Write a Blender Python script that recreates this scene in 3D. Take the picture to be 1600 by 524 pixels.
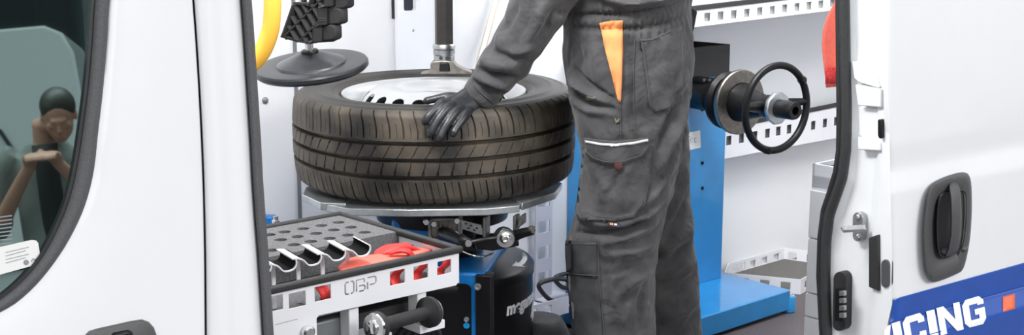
import bpy, bmesh, math, random
import numpy as np
from mathutils import Vector, Matrix, geometry, noise
from mathutils.bvhtree import BVHTree

# ------------------------------------------------------------------ clear
for o in list(bpy.data.objects):
    bpy.data.objects.remove(o, do_unlink=True)
SC = bpy.context.scene
COL = SC.collection
random.seed(7)

# ------------------------------------------------------------------ camera
H = 1.316                                   # eye height above the van floor (floor z = 0, street z = -0.55)
FPX = 2000.0
PITCH = math.atan(382 / FPX)
cp, sp = math.cos(PITCH), math.sin(PITCH)
CAM = Vector((0, 0, H))
cd = bpy.data.cameras.new('camera')
cd.sensor_width = 36.0
cd.sensor_fit = 'HORIZONTAL'
cd.lens = 36.0 * FPX / 1600.0
cd.clip_start = 0.05
cam = bpy.data.objects.new('camera', cd)
COL.objects.link(cam)
cam.location = CAM
cam.rotation_euler = (math.pi / 2 - PITCH, 0, 0)
SC.camera = cam

# ------------------------------------------------------------------ light
SC.view_settings.view_transform = 'Standard'
SC.view_settings.look = 'None'
SC.view_settings.gamma = 1.0
SC.view_settings.use_curve_mapping = False
SC.view_settings.exposure = 0.0
world = bpy.data.worlds.new('exhibition_hall_light')
SC.world = world
world.use_nodes = True
wn = world.node_tree.nodes
bg = wn['Background']
bg.inputs[1].default_value = 1.0
_tc = wn.new('ShaderNodeTexCoord')
_sx = wn.new('ShaderNodeSeparateXYZ')
_mr = wn.new('ShaderNodeMapRange')
_mr.inputs['From Min'].default_value = -0.05
_mr.inputs['From Max'].default_value = 0.75
_mr.inputs['To Min'].default_value = 0.34
_mr.inputs['To Max'].default_value = 1.15
_hs = wn.new('ShaderNodeMix')
_hs.data_type = 'RGBA'
_hs.blend_type = 'MULTIPLY'
_hs.inputs[0].default_value = 1.0
_hs.inputs['A'].default_value = (0.95, 0.97, 1.0, 1)
world.node_tree.links.new(_tc.outputs['Generated'], _sx.inputs[0])
world.node_tree.links.new(_sx.outputs['Z'], _mr.inputs['Value'])
world.node_tree.links.new(_mr.outputs['Result'], _hs.inputs['B'])
world.node_tree.links.new(_hs.outputs['Result'], bg.inputs[0])


def area(name, loc, target, size, power, col=(1, 1, 1), spread=180):
    l = bpy.data.lights.new(name, 'AREA')
    l.shape = 'RECTANGLE'
    l.size, l.size_y = size
    l.energy = power
    l.color = col
    l.spread = math.radians(spread)
    o = bpy.data.objects.new(name, l)
    COL.objects.link(o)
    o.location = loc
    d = Vector(target) - Vector(loc)
    o.rotation_euler = d.to_track_quat('-Z', 'Y').to_euler()
    return o


area('hall_fill', (0.0, -3.6, 2.5), (0.3, 3.2, 0.5), (4.5, 1.2), 50)  # unseen soft fills on the hall side, added to light van and interior
area('hall_fill', (3.9, -0.8, 3.4), (0.9, 2.5, 0.5), (3.0, 1.4), 190)
area('interior_top_fill', (-0.15, 2.75, 1.86), (-0.05, 2.75, 0.0), (0.9, 0.35), 2.5)  # unseen overhead fills, added to brighten the load space
area('interior_top_fill', (0.95, 3.75, 1.86), (1.0, 3.75, 0.0), (1.0, 0.35), 22)
area('interior_side_fill', (-0.40, 2.10, 1.86), (0.30, 3.1, 0.5), (0.7, 0.2), 22)  # unseen fills inside the opening, added to lift wall and worker
area('interior_side_fill', (0.80, 3.35, 1.86), (1.40, 4.4, 0.2), (1.0, 0.2), 24, spread=130)


# ------------------------------------------------------------------ pixel / frame helpers
def ray(px, py):
    r = (px - 800) / FPX
    u = (262 - py) / FPX
    return Vector((r, cp + u * sp, -sp + u * cp))


def P(px, py, Y):
    d = ray(px, py)
    return CAM + d * (Y / d.y)


def onz(px, py, z):
    d = ray(px, py)
    return CAM + d * ((z - H) / d.z)


def proj(p):
    q = Vector(p) - CAM
    f = q.y * cp - q.z * sp
    u = q.y * sp + q.z * cp
    return 800 + FPX * q.x / f, 262 - FPX * u / f


class Frame:
    def __init__(s, o, deg):
        t = math.radians(deg)
        s.o = Vector((o[0], o[1], 0))
        s.L = Vector((math.cos(t), math.sin(t), 0))
        s.N = Vector((-math.sin(t), math.cos(t), 0))

    def w(s, l, n, z):
        return s.o + s.L * l + s.N * n + Vector((0, 0, z))

    def loc(s, p):
        q = Vector(p) - s.o
        return q.dot(s.L), q.dot(s.N), q.z

    def onn(s, px, py, n):
        d = ray(px, py)
        return CAM + d * ((n - (CAM - s.o).dot(s.N)) / d.dot(s.N))

    def onl(s, px, py, l):
        d = ray(px, py)
        return CAM + d * ((l - (CAM - s.o).dot(s.L)) / d.dot(s.L))


VAN = Frame((-0.31, 1.55), 42)              # l along the van to the rear, n into the van
Z = Vector((0, 0, 1))


# ------------------------------------------------------------------ materials
def mat(name, col, rough=0.5, metal=0.0, var=0.0, vscale=20.0, bump=0.0, bscale=200.0, coat=0.0, col2=None,
        spec=0.5, detail=4.0, lo=0.35, hi=0.65, sheen=0.0):
    m = bpy.data.materials.new(name)
    m.use_nodes = True
    nt = m.node_tree
    b = nt.nodes['Principled BSDF']
    b.inputs['Roughness'].default_value = rough
    b.inputs['Metallic'].default_value = metal
    b.inputs['Specular IOR Level'].default_value = spec
    b.inputs['Coat Weight'].default_value = coat
    b.inputs['Coat Roughness'].default_value = 0.06
    b.inputs['Sheen Weight'].default_value = sheen
    tc = nt.nodes.new('ShaderNodeTexCoord')
    if col2 is None:
        col2 = tuple(max(0, c * (1 - var)) for c in col)
    nz = nt.nodes.new('ShaderNodeTexNoise')
    nz.inputs['Scale'].default_value = vscale
    nz.inputs['Detail'].default_value = detail
    nt.links.new(tc.outputs['Object'], nz.inputs['Vector'])
    rp = nt.nodes.new('ShaderNodeValToRGB')
    rp.color_ramp.elements[0].position = lo
    rp.color_ramp.elements[0].color = (*col, 1)
    rp.color_ramp.elements[1].position = hi
    rp.color_ramp.elements[1].color = (*col2, 1)
    nt.links.new(nz.outputs['Fac'], rp.inputs['Fac'])
    nt.links.new(rp.outputs['Color'], b.inputs['Base Color'])
    if bump > 0:
        n2 = nt.nodes.new('ShaderNodeTexNoise')
        n2.inputs['Scale'].default_value = bscale
        n2.inputs['Detail'].default_value = 3
        nt.links.new(tc.outputs['Object'], n2.inputs['Vector'])
        bp = nt.nodes.new('ShaderNodeBump')
        bp.inputs['Strength'].default_value = bump
        bp.inputs['Distance'].default_value = 0.002
        nt.links.new(n2.outputs['Fac'], bp.inputs['Height'])
        nt.links.new(bp.outputs['Normal'], b.inputs['Normal'])
    return m


M = {}
M['paint'] = mat('white_van_paint', (0.80, 0.81, 0.825), 0.28, var=0.01, coat=0.35)
M['jamb'] = mat('white_door_jamb', (0.84, 0.86, 0.87), 0.4, var=0.02)
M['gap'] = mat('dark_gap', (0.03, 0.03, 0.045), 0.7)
M['rubber_grey'] = mat('grey_rubber', (0.10, 0.10, 0.105), 0.62, var=0.3, vscale=600, bump=0.3, bscale=900)
M['rubber'] = mat('black_rubber', (0.022, 0.022, 0.024), 0.5, var=0.3, vscale=60)
M['handle'] = mat('grey_handle_plastic', (0.085, 0.085, 0.087), 0.45, var=0.2, vscale=700, bump=0.25, bscale=1100)
M['plastic'] = mat('black_plastic', (0.006, 0.006, 0.007), 0.40, var=0.2, vscale=50, spec=0.28)
M['plastic_grain'] = mat('grained_black_plastic', (0.018, 0.018, 0.019), 0.6, var=0.3, vscale=90, bump=0.3, bscale=500)
M['disc'] = mat('dark_grey_polymer', (0.022, 0.024, 0.028), 0.33, var=0.2, vscale=40)
M['blue_stripe'] = mat('blue_vinyl', (0.018, 0.08, 0.38), 0.3, var=0.1, vscale=30, coat=0.3)
M['white_vinyl'] = mat('white_vinyl', (0.88, 0.88, 0.9), 0.35)
M['orange_vinyl'] = mat('orange_vinyl', (0.85, 0.16, 0.07), 0.35, var=0.05)
M['blue'] = mat('blue_powder_coat', (0.010, 0.26, 0.62), 0.3, var=0.1, vscale=15, coat=0.6)
M['deepblue'] = mat('deep_blue_powder_coat', (0.008, 0.19, 0.56), 0.3, var=0.12, vscale=15)
M['steel'] = mat('brushed_steel', (0.52, 0.53, 0.53), 0.32, 1.0, var=0.2, vscale=60)
M['plate'] = mat('galvanised_plate', (0.62, 0.65, 0.66), 0.33, 0.85, var=0.15, vscale=80)
M['wornsteel'] = mat('worn_brown_steel', (0.33, 0.30, 0.265), 0.34, 1.0, var=0.3, vscale=70)
M['chrome'] = mat('chrome', (0.75, 0.75, 0.74), 0.14, 1.0)
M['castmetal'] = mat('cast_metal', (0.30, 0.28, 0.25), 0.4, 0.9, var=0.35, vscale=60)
M['blacksteel'] = mat('black_oiled_steel', (0.010, 0.010, 0.010), 0.3, 0.2, var=0.3, vscale=60)
M['mast'] = mat('dark_brown_post', (0.035, 0.031, 0.028), 0.45, 0.2, var=0.25, vscale=30)
M['rim'] = mat('silver_wheel_paint', (0.52, 0.535, 0.55), 0.28, 0.15, var=0.03, vscale=12, coat=0.3)
M['tray'] = mat('white_powder_coat', (0.80, 0.80, 0.83), 0.4, var=0.02)
M['cradle'] = mat('white_grey_plastic', (0.78, 0.79, 0.82), 0.35, var=0.03)
M['greysteel'] = mat('grey_steel', (0.22, 0.235, 0.245), 0.45, 0.3, var=0.1)
M['foam'] = mat('grey_foam', (0.11, 0.11, 0.115), 0.95, col2=(0.19, 0.19, 0.195), vscale=380, bump=0.6, bscale=600, spec=0.1)
M['hole_shade_pale'] = mat('pale_grey_hole_shade', (0.48, 0.50, 0.50), 0.6)  # grey standing in for shade behind the upper shelf's holes
M['rack'] = mat('lavender_grey_steel', (0.55, 0.56, 0.64), 0.45, var=0.04)
M['seal_black'] = mat('black_door_seal', (0.035, 0.036, 0.037), 0.42, var=0.2, vscale=200)
M['cone'] = mat('dark_turned_metal', (0.10, 0.105, 0.115), 0.33, 0.75, var=0.2, vscale=40)
M['sidewall'] = mat('sidewall_rubber', (0.018, 0.017, 0.016), 0.5, col2=(0.062, 0.053, 0.043), vscale=9, lo=0.36, hi=0.8, bump=0.3, bscale=380, detail=8)
M['recess'] = mat('recess_plastic', (0.045, 0.045, 0.046), 0.45, var=0.2, vscale=300)
M['lining'] = mat('matt_black_lining', (0.006, 0.006, 0.006), 0.8, spec=0.15)
M['edge'] = mat('dark_grey_edging', (0.028, 0.028, 0.029), 0.6, var=0.3, vscale=300, bump=0.3, bscale=800)
M['red'] = mat('red_webbing', (0.72, 0.035, 0.03), 0.5, var=0.15, vscale=50)
M['coral'] = mat('coral_webbing', (0.90, 0.17, 0.12), 0.55, var=0.1, vscale=120, bump=0.3, bscale=400)
M['stitch'] = mat('dark_red_stitching', (0.30, 0.02, 0.02), 0.8, col2=(0.75, 0.05, 0.05), vscale=220)
M['yellow'] = mat('yellow_hose_plastic', (0.98, 0.62, 0.08), 0.4, col2=(0.95, 0.52, 0.06), vscale=8)
M['wall'] = mat('white_lining_panel', (0.83, 0.84, 0.86), 0.45, var=0.02, vscale=3)
M['wallstrip'] = mat('bright_lining_panel', (0.86, 0.88, 0.92), 0.4, var=0.01)
M['floor'] = mat('grey_brown_floor', (0.115, 0.095, 0.095), 0.55, col2=(0.09, 0.075, 0.078), vscale=90, bump=0.15, bscale=300)
M['ground'] = mat('hall_carpet', (0.20, 0.19, 0.20), 0.9, var=0.2, vscale=40)
M['mesh_mat'] = mat('dark_anti_slip_mat', (0.085, 0.083, 0.075), 0.8, col2=(0.13, 0.125, 0.115), vscale=260, bump=0.4, bscale=500)
M['cloth'] = mat('charcoal_workwear', (0.058, 0.057, 0.060), 0.85, col2=(0.088, 0.086, 0.088), vscale=14, bump=0.25, bscale=900, spec=0.2, sheen=0.15)
def crease(m, scale, dist, strength):
    """fine random creases in cloth: a second bump chained before the weave"""
    nt = m.node_tree
    tc = nt.nodes.new('ShaderNodeTexCoord')
    n1 = nt.nodes.new('ShaderNodeTexNoise')
    n1.inputs['Scale'].default_value = scale
    n1.inputs['Detail'].default_value = 3
    n1.inputs['Distortion'].default_value = 0.35
    nt.links.new(tc.outputs['Object'], n1.inputs['Vector'])
    bp = nt.nodes.new('ShaderNodeBump')
    bp.inputs['Strength'].default_value = strength
    bp.inputs['Distance'].default_value = dist
    nt.links.new(n1.outputs['Fac'], bp.inputs['Height'])
    old = [n for n in nt.nodes if n.type == 'BUMP' and n != bp][0]
    nt.links.new(bp.outputs['Normal'], old.inputs['Normal'])


crease(M['cloth'], 13, 0.045, 0.5)
M['cloth_dark'] = mat('black_reinforced_cloth', (0.038, 0.040, 0.043), 0.7, col2=(0.055, 0.056, 0.058), vscale=30, bump=0.3, bscale=700, spec=0.3)
M['stitching'] = mat('grey_thread', (0.085, 0.083, 0.082), 0.9)
M['orange_cloth'] = mat('orange_cloth', (0.92, 0.35, 0.12), 0.8, var=0.08, vscale=40, bump=0.15, bscale=700)
M['reflective'] = mat('reflective_tape', (0.78, 0.78, 0.75), 0.4, var=0.05)
M['glove'] = mat('black_nitrile', (0.021, 0.023, 0.026), 0.36, var=0.2, vscale=60, bump=0.12, bscale=260, spec=0.55)
M['skin'] = mat('skin', (0.44, 0.22, 0.155), 0.5, var=0.1)
M['hair'] = mat('dark_hair', (0.02, 0.014, 0.010), 0.5, var=0.4, vscale=80)
M['tab_red'] = mat('maroon_tab', (0.10, 0.035, 0.035), 0.8)
M['boot'] = mat('black_boot_leather', (0.02, 0.02, 0.02), 0.4)
M['label'] = mat('white_label', (0.80, 0.80, 0.78), 0.5)
M['ink'] = mat('grey_ink', (0.25, 0.27, 0.28), 0.6)
M['cabin'] = mat('dark_cabin_trim', (0.02, 0.022, 0.024), 0.8, var=0.2)
M['belt'] = mat('black_belt_webbing', (0.012, 0.012, 0.013), 0.6)

# tyre rubber: black with brown road dust
m = mat('dusty_tyre_rubber', (0.020, 0.018, 0.016), 0.55, col2=(0.135, 0.110, 0.082), vscale=11, lo=0.36, hi=0.78, bump=0.35, bscale=420, detail=9)
M['tyre'] = m

# tinted window glass: part mirror, part see-through
g = bpy.data.materials.new('tinted_window_glass')
g.use_nodes = True
nt = g.node_tree
nt.nodes.clear()
out = nt.nodes.new('ShaderNodeOutputMaterial')
mx = nt.nodes.new('ShaderNodeMixShader')
tr = nt.nodes.new('ShaderNodeBsdfTransparent')
tr.inputs[0].default_value = (0.42, 0.58, 0.54, 1)
gl = nt.nodes.new('ShaderNodeBsdfGlossy')
gl.inputs['Color'].default_value = (0.60, 0.82, 0.78, 1)
gl.inputs['Roughness'].default_value = 0.015
mx.inputs[0].default_value = 0.62
nt.links.new(tr.outputs[0], mx.inputs[1])
nt.links.new(gl.outputs[0], mx.inputs[2])
nt.links.new(mx.outputs[0], out.inputs[0])
M['glass'] = g


# ------------------------------------------------------------------ mesh builder
def link(name, me, material, parent=None):
    o = bpy.data.objects.new(name, me)
    COL.objects.link(o)
    if material is not None:
        me.materials.clear()
        me.materials.append(M[material])
    if parent is not None:
        o.parent = parent
        if parent.type == 'EMPTY':
            o.matrix_parent_inverse = Matrix.Translation(parent.location).inverted()
    return o


def finish(me, angle=40):
    bm = bmesh.new()
    bm.from_mesh(me)
    bmesh.ops.recalc_face_normals(bm, faces=bm.faces)
    bm.to_mesh(me)
    bm.free()
    me.polygons.foreach_set('use_smooth', [True] * len(me.polygons))
    me.set_sharp_from_angle(angle=math.radians(angle))
    me.update()


class MB:
    def __init__(s):
        s.v, s.f = [], []

    def add(s, vs, fs):
        k = len(s.v)
        s.v += [Vector(p) for p in vs]
        s.f += [[i + k for i in f] for f in fs]
        return s

    def prism(s, pts, vec):
        n = len(pts)
        vec = Vector(vec)
        vs = [Vector(p) for p in pts] + [Vector(p) + vec for p in pts]
        fs = [list(range(n)), list(range(2 * n - 1, n - 1, -1))]
        fs += [[i, (i + 1) % n, n + (i + 1) % n, n + i] for i in range(n)]
        return s.add(vs, fs)

    def box(s, fr, l0, l1, n0, n1, z0, z1):
        return s.prism([fr.w(l0, n0, z0), fr.w(l1, n0, z0), fr.w(l1, n1, z0), fr.w(l0, n1, z0)], (0, 0, z1 - z0))

    def loft(s, rings, closed=True, caps=True):
        n = len(rings[0])
        vs = [p for r in rings for p in r]
        fs = []
        for i in range(len(rings) - 1):
            for j in range(n if closed else n - 1):
                a, b = i * n + j, i * n + (j + 1) % n
                fs.append([a, b, b + n, a + n])
        if caps and closed:
            fs.append(list(range(n))[::-1])
            fs.append(list(range((len(rings) - 1) * n, len(rings) * n)))
        return s.add(vs, fs)

    def tube(s, pts, r, seg=12, ring=False, flat=None):
        """r scalar or list; flat=(up vector, factor) squashes the section along that vector"""
        pts = [Vector(p) for p in pts]
        n = len(pts)
        rr = r if isinstance(r, (list, tuple)) else [r] * n
        rings = []
        up = None
        for i, p in enumerate(pts):
            if ring:
                t = pts[(i + 1) % n] - pts[i - 1]
            else:
                t = pts[min(i + 1, n - 1)] - pts[max(i - 1, 0)]
            t.normalize()
            if up is None:
                up = Z if abs(t.z) < 0.9 else Vector((1, 0, 0))
            a = up - t * up.dot(t)
            if a.length < 1e-4:
                a = t.orthogonal()
            a.normalize()
            up = a
            b = t.cross(a)
            pr = []
            for k in range(seg):
                an = 2 * math.pi * k / seg
                q = (a * math.cos(an) + b * math.sin(an)) * rr[i]
                if flat is not None:
                    fv = Vector(flat[0]).normalized()
                    q = q - fv * q.dot(fv) * (1 - flat[1])
                pr.append(p + q)
            rings.append(pr)
        if ring:
            rings.append(rings[0])
            return s.loft(rings, True, False)
        return s.loft(rings, True, True)

    def lathe(s, prof, o, axis, seg=48, caps=True):
        o = Vector(o)
        ax = Vector(axis).normalized()
        a = ax.orthogonal().normalized()
        b = ax.cross(a)
        rings = []
        for r, h in prof:
            r = max(r, 1e-5)
            rings.append([o + ax * h + (a * math.cos(2 * math.pi * k / seg) + b * math.sin(2 * math.pi * k / seg)) * r for k in range(seg)])
        return s.loft(rings, True, caps)

    def ell(s, c, rad, seg=20, rings=12, rot=None):
        c = Vector(c)
        rs = []
        for i in range(rings + 1):
            t = math.pi * i / rings
            rr = max(math.sin(t), 1e-4)
            ring = []
            for k in range(seg):
                an = 2 * math.pi * k / seg
                p = Vector((rad[0] * rr * math.cos(an), rad[1] * rr * math.sin(an), rad[2] * math.cos(t)))
                if rot is not None:
                    p = rot @ p
                ring.append(c + p)
            rs.append(ring)
        return s.loft(rs)

    def grid(s, rows):
        n = len(rows[0])
        vs = [p for r in rows for p in r]
        fs = [[i * n + j, i * n + j + 1, (i + 1) * n + j + 1, (i + 1) * n + j] for i in range(len(rows) - 1) for j in range(n - 1)]
        return s.add(vs, fs)

    def mesh(s, name):
        me = bpy.data.meshes.new(name)
        me.from_pydata([tuple(p) for p in s.v], [], s.f)
        me.update()
        return me

    def obj(s, name, material, parent=None, angle=40, bevel=0, seg=2, solid=0, offset=-1):
        me = s.mesh(name)
        finish(me, angle)
        o = link(name, me, material, parent)
        if solid:
            md = o.modifiers.new('solid', 'SOLIDIFY')
            md.thickness = solid
            md.offset = offset
        if bevel:
            md = o.modifiers.new('bevel', 'BEVEL')
            md.width = bevel
            md.segments = seg
            md.limit_method = 'ANGLE'
            md.angle_limit = math.radians(45)
            md.harden_normals = False
        return o


def evaluated(o):
    bpy.context.view_layer.update()
    dg = bpy.context.evaluated_depsgraph_get()
    return bpy.data.meshes.new_from_object(o.evaluated_get(dg), preserve_all_data_layers=False, depsgraph=dg)


def plate(outline, holes, thick, O, U, V, fn=None):
    """flat plate with true holes; (u,v) metres in the plane O,U,V. Returns MB"""
    cu = bpy.data.curves.new('tmp', 'CURVE')
    cu.dimensions = '2D'
    cu.fill_mode = 'BOTH'
    cu.extrude = thick / 2
    for loop in [outline] + holes:
        sl = cu.splines.new('POLY')
        sl.points.add(len(loop) - 1)
        for i, p in enumerate(loop):
            sl.points[i].co = (p[0], p[1], 0, 1)
        sl.use_cyclic_u = True
    o = bpy.data.objects.new('tmp', cu)
    COL.objects.link(o)
    me = evaluated(o)
    W = Vector(U).cross(Vector(V))
    mb = MB()
    mb.add([Vector(O) + Vector(U) * v.co.x + Vector(V) * v.co.y + W * v.co.z if fn is None else fn(v.co.x, v.co.y, v.co.z) for v in me.vertices],
           [list(p.vertices) for p in me.polygons])
    bpy.data.objects.remove(o)
    bpy.data.curves.remove(cu)
    bpy.data.meshes.remove(me)
    return mb


def text_mb(txt, size, thick, fn, bold=0.0, sx=1.0, shear=0.0, space=1.0):
    cu = bpy.data.curves.new('tmp', 'FONT')
    cu.body = txt
    cu.size = size
    cu.extrude = thick / 2
    cu.offset = bold
    cu.shear = shear
    cu.space_character = space
    o = bpy.data.objects.new('tmp', cu)
    COL.objects.link(o)
    me = evaluated(o)
    mb = MB()
    mb.add([fn(v.co.x * sx, v.co.y, v.co.z) for v in me.vertices], [list(p.vertices) for p in me.polygons])
    bpy.data.objects.remove(o)
    bpy.data.curves.remove(cu)
    bpy.data.meshes.remove(me)
    return mb


def blob(mb, voxel, smooth=6, factor=0.5):
    """closed pieces fused into ONE continuous surface"""
    me = mb.mesh('tmp')
    finish(me)
    o = bpy.data.objects.new('tmp', me)
    COL.objects.link(o)
    r = o.modifiers.new('r', 'REMESH')
    r.mode = 'VOXEL'
    r.voxel_size = voxel
    if smooth:
        sm = o.modifiers.new('s', 'SMOOTH')
        sm.iterations = smooth
        sm.factor = factor
    res = evaluated(o)
    bpy.data.objects.remove(o)
    bpy.data.meshes.remove(me)
    return res


def rect(u0, u1, v0, v1):
    return [(u0, v0), (u1, v0), (u1, v1), (u0, v1)]


def circ(u, v, r, n=20, ry=None):
    return [(u + r * math.cos(2 * math.pi * k / n), v + (ry or r) * math.sin(2 * math.pi * k / n)) for k in range(n)]


def rrect(u0, u1, v0, v1, r, n=5):
    pts = []
    for cx, cy, a0 in ((u1 - r, v0 + r, -90), (u1 - r, v1 - r, 0), (u0 + r, v1 - r, 90), (u0 + r, v0 + r, 180)):
        for k in range(n + 1):
            a = math.radians(a0 + 90 * k / n)
            pts.append((cx + r * math.cos(a), cy + r * math.sin(a)))
    return pts


def catmull(pts, n=8, closed=False):
    pts = [Vector(p) for p in pts]
    res = []
    m = len(pts)
    for i in range(m if closed else m - 1):
        p0 = pts[i - 1] if (i > 0 or closed) else pts[0] * 2 - pts[1]
        p1, p2 = pts[i], pts[(i + 1) % m]
        p3 = pts[(i + 2) % m] if (i + 2 < m or closed) else p2 * 2 - p1
        for k in range(n):
            t = k / n
            res.append(0.5 * ((2 * p1) + (p2 - p0) * t + (2 * p0 - 5 * p1 + 4 * p2 - p3) * t * t + (3 * p1 - p0 - 3 * p2 + p3) * t ** 3))
    if not closed:
        res.append(pts[-1])
    return res


def interp(tab, y, k=1):
    ys = [t[0] for t in tab]
    return float(np.interp(y, ys, [t[k] for t in tab]))


def empty(name, loc, label, cat, group=None):
    e = bpy.data.objects.new(name, None)
    e.empty_display_size = 0.1
    COL.objects.link(e)
    e.location = Vector(loc)
    return tag(e, label, cat, group)


def tag(o, label, cat, group=None):
    o['label'] = label
    o['category'] = cat
    if group:
        o['group'] = group
    return o


def struct(o):
    o['kind'] = 'structure'
    return o


# ================================================================== THE PLACE: floor, inner wall, hall
NW = 1.57                                    # inner face of the far lining
mb = MB().box(VAN, -0.12, 4.0, 0.0, NW + 0.12, -0.06, 0.0)
struct(mb.obj('floor', 'floor'))
mb = MB().box(VAN, -0.14, 4.0, NW, NW + 0.05, 0.0, 2.0)
struct(mb.obj('wall_back', 'wall'))
mb = MB().box(VAN, 3.95, 4.0, 0.0, NW, 0.0, 2.0)
struct(mb.obj('wall_rear', 'wall'))
mb = MB().box(VAN, -0.14, -0.10, 0.17, NW, -0.06, 2.0)
struct(mb.obj('wall_front', 'wall'))
mb = MB().box(VAN, -0.14, 4.0, 0.2, NW + 0.05, 1.93, 1.98)
struct(mb.obj('ceiling', 'wall'))
mb = MB().box(VAN, -14, 16, -14, 6, -0.60, -0.55)
struct(mb.obj('ground', 'ground'))


def wall_strip(name, px0, px1, z0, z1, proud, material, bevel=0.003):
    a = VAN.loc(VAN.onn(px0, 150, NW - proud))[0]
    b = VAN.loc(VAN.onn(px1, 150, NW - proud))[0]
    mb = MB().box(VAN, a, b, NW - proud, NW, z0, z1)
    return struct(mb.obj(name, material, bevel=bevel))


# raised bright lining strip with a slot and a bolt hole
a = VAN.loc(VAN.onn(622, 60, NW - 0.018))[0]
b = VAN.loc(VAN.onn(677, 60, NW - 0.018))[0]
s0, s1 = VAN.onn(631, 10, NW - 0.018), VAN.onn(650, 10, NW - 0.018)
zb = VAN.onn(640, 17, NW - 0.018).z
la, lb = VAN.loc(s0)[0], VAN.loc(s1)[0]
hp = VAN.loc(VAN.onn(646, 48, NW - 0.018))
strip = plate(rect(a, b, 0.0, 1.95), [rrect(la, lb, zb, zb + 0.16, 0.008), circ(hp[0], hp[2], 0.004, 12)], 0.014,
              VAN.w(0, NW - 0.011, 0), VAN.L, Z)
strip = struct(strip.obj('trim_1', 'wallstrip', bevel=0.002))
mb = MB().box(VAN, la - 0.03, lb + 0.03, NW - 0.0035, NW + 0.001, zb - 0.02, zb + 0.2)
mb.box(VAN, hp[0] - 0.01, hp[0] + 0.01, NW - 0.0035, NW + 0.001, hp[2] - 0.01, hp[2] + 0.01)
struct(mb.obj('trim_2', 'gap'))
for k, (px, wd) in enumerate(((464, 0.005), (1, 0.004))):
    if px < 10:
        continue
    l = VAN.loc(VAN.onn(px, 200, NW))[0]
    mb = MB().box(VAN, l - wd, l + wd, NW - 0.004, NW + 0.002, 0, 1.95)
    struct(mb.obj('trim_%d' % (k + 3), 'greysteel'))
c = VAN.onn(414, 157, NW)
mb = MB().lathe([(0.009, 0), (0.009, 0.003), (0.006, 0.006), (0.001, 0.007)], c, -VAN.N, 16)
tag(mb.obj('panel_screw', 'greysteel'), 'small grey domed screw on the white wall panel below the black disc', 'screw')

# ================================================================== WHITE VAN: front door, pillar, sliding door
van = empty('white_van', VAN.w(0.4, 0, -0.55), 'large white van seen close with its side door slid open', 'van')

GT = 0.085                                  # the body side leans in towards the roof


def body_side(px, py, n):
    p = VAN.onn(px, py, n)
    for _ in range(4):
        p = VAN.onn(px, py, n + (p.z - 0.52) * GT)
    return p


win = [(185, -520), (178, -260), (150, -20), (144, 60), (138, 130), (129, 200), (120, 258), (108, 310), (92, 352), (68, 398), (38, 436), (0, 468), (-60, 503), (-160, 540), (-320, 584), (-700, 676), (-1100, 770)]
win = catmull([(x, y, 0) for x, y in win], 5)
seal_out = [(215, -520), (205, -260), (174, -20), (168, 60), (161, 140), (153, 210), (147, 265), (136, 312), (120, 352), (96, 395), (62, 440), (28, 472), (0, 489), (-60, 520), (-160, 560), (-320, 606), (-700, 700), (-1100, 796)]
seal_out = catmull([(x, y, 0) for x, y in seal_out], 5)


def resample(pts, n):
    d = [0]
    for i in range(1, len(pts)):
        d.append(d[-1] + (pts[i] - pts[i - 1]).length)
    xs = np.linspace(0, d[-1], n)
    arr = np.array([tuple(p) for p in pts])
    return [Vector((np.interp(x, d, arr[:, 0]), np.interp(x, d, arr[:, 1]), 0)) for x in xs]


K = 150
win = resample(win, K)
seal_out = resample(seal_out, K)
# outer edge of the door skin: the rear shut line, then the bottom edge
edge_r = [(286, -520), (291, -260), (299, -20), (305, 60), (310, 140), (314, 220), (317, 300), (319, 400), (320, 524), (320, 660), (319, 1150), (250, 1150), (100, 1150), (-320, 1150), (-1100, 1150)]
edge_r = resample([Vector((x, y, 0)) for x, y in edge_r], K)
door = empty  # placeholder name guard
bulge = [(0, 0.000), (0.05, -0.004), (0.14, -0.007), (0.3, -0.009), (0.55, -0.010), (0.8, -0.009), (0.93, -0.008), (0.985, -0.006), (1.0, -0.001)]
rows = []
ts = [0, 0.02, 0.05, 0.09, 0.14, 0.2, 0.3, 0.42, 0.55, 0.68, 0.8, 0.88, 0.93, 0.965, 0.985, 0.995, 1.0]
for t in ts:
    n = interp(bulge, t)
    rows.append([body_side(a.x + (b.x - a.x) * t, a.y + (b.y - a.y) * t, n) for a, b in zip(seal_out, edge_r)])
rows = [[p + VAN.N * 0.02 for p in rows[0]]] + rows + [[p + VAN.N * 0.02 for p in rows[-1]], [p + VAN.N * 0.02 - VAN.L * 0.01 for p in rows[-1]]]
fdoor = MB().grid(rows).obj('front_door', 'paint', van, angle=50)
# window seal
rows = []
for t, n in ((0, 0.018), (0.0, 0.003), (0.10, -0.002), (0.45, -0.0055), (0.8, -0.005), (0.93, -0.003), (1.0, 0.001), (1.0, 0.018)):
    rows.append([body_side(a.x + (b.x - a.x) * t, a.y + (b.y - a.y) * t, n) for a, b in zip(win, seal_out)])
MB().grid(rows).obj('window_seal', 'rubber_grey', fdoor, angle=60)
rows = []
for dx, n in ((-5, 0.006), (-5, 0.001), (0.5, 0.001), (0.5, 0.006)):
    rows.append([body_side(a.x + dx * 0.9, a.y + dx * 0.55, n) for a in win])
MB().grid(rows).obj('glass_edge_gasket', 'rubber', fdoor, angle=60)
def on_glass(px, py):
    return body_side(px, py, 0.005)


ins = [Vector((a.x + 6, a.y + 4, 0)) for a in win]
rows = [[on_glass(a.x + (-1100 - a.x) * t, a.y + (-520 - a.y) * t) for a in ins] for t in (0, 0.25, 0.5, 0.75, 1.0)]
MB().grid(rows).obj('window_pane', 'glass', fdoor)


def card_pt(px, py, off=0.0015):
    return on_glass(px, py) - VAN.N * off


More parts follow.
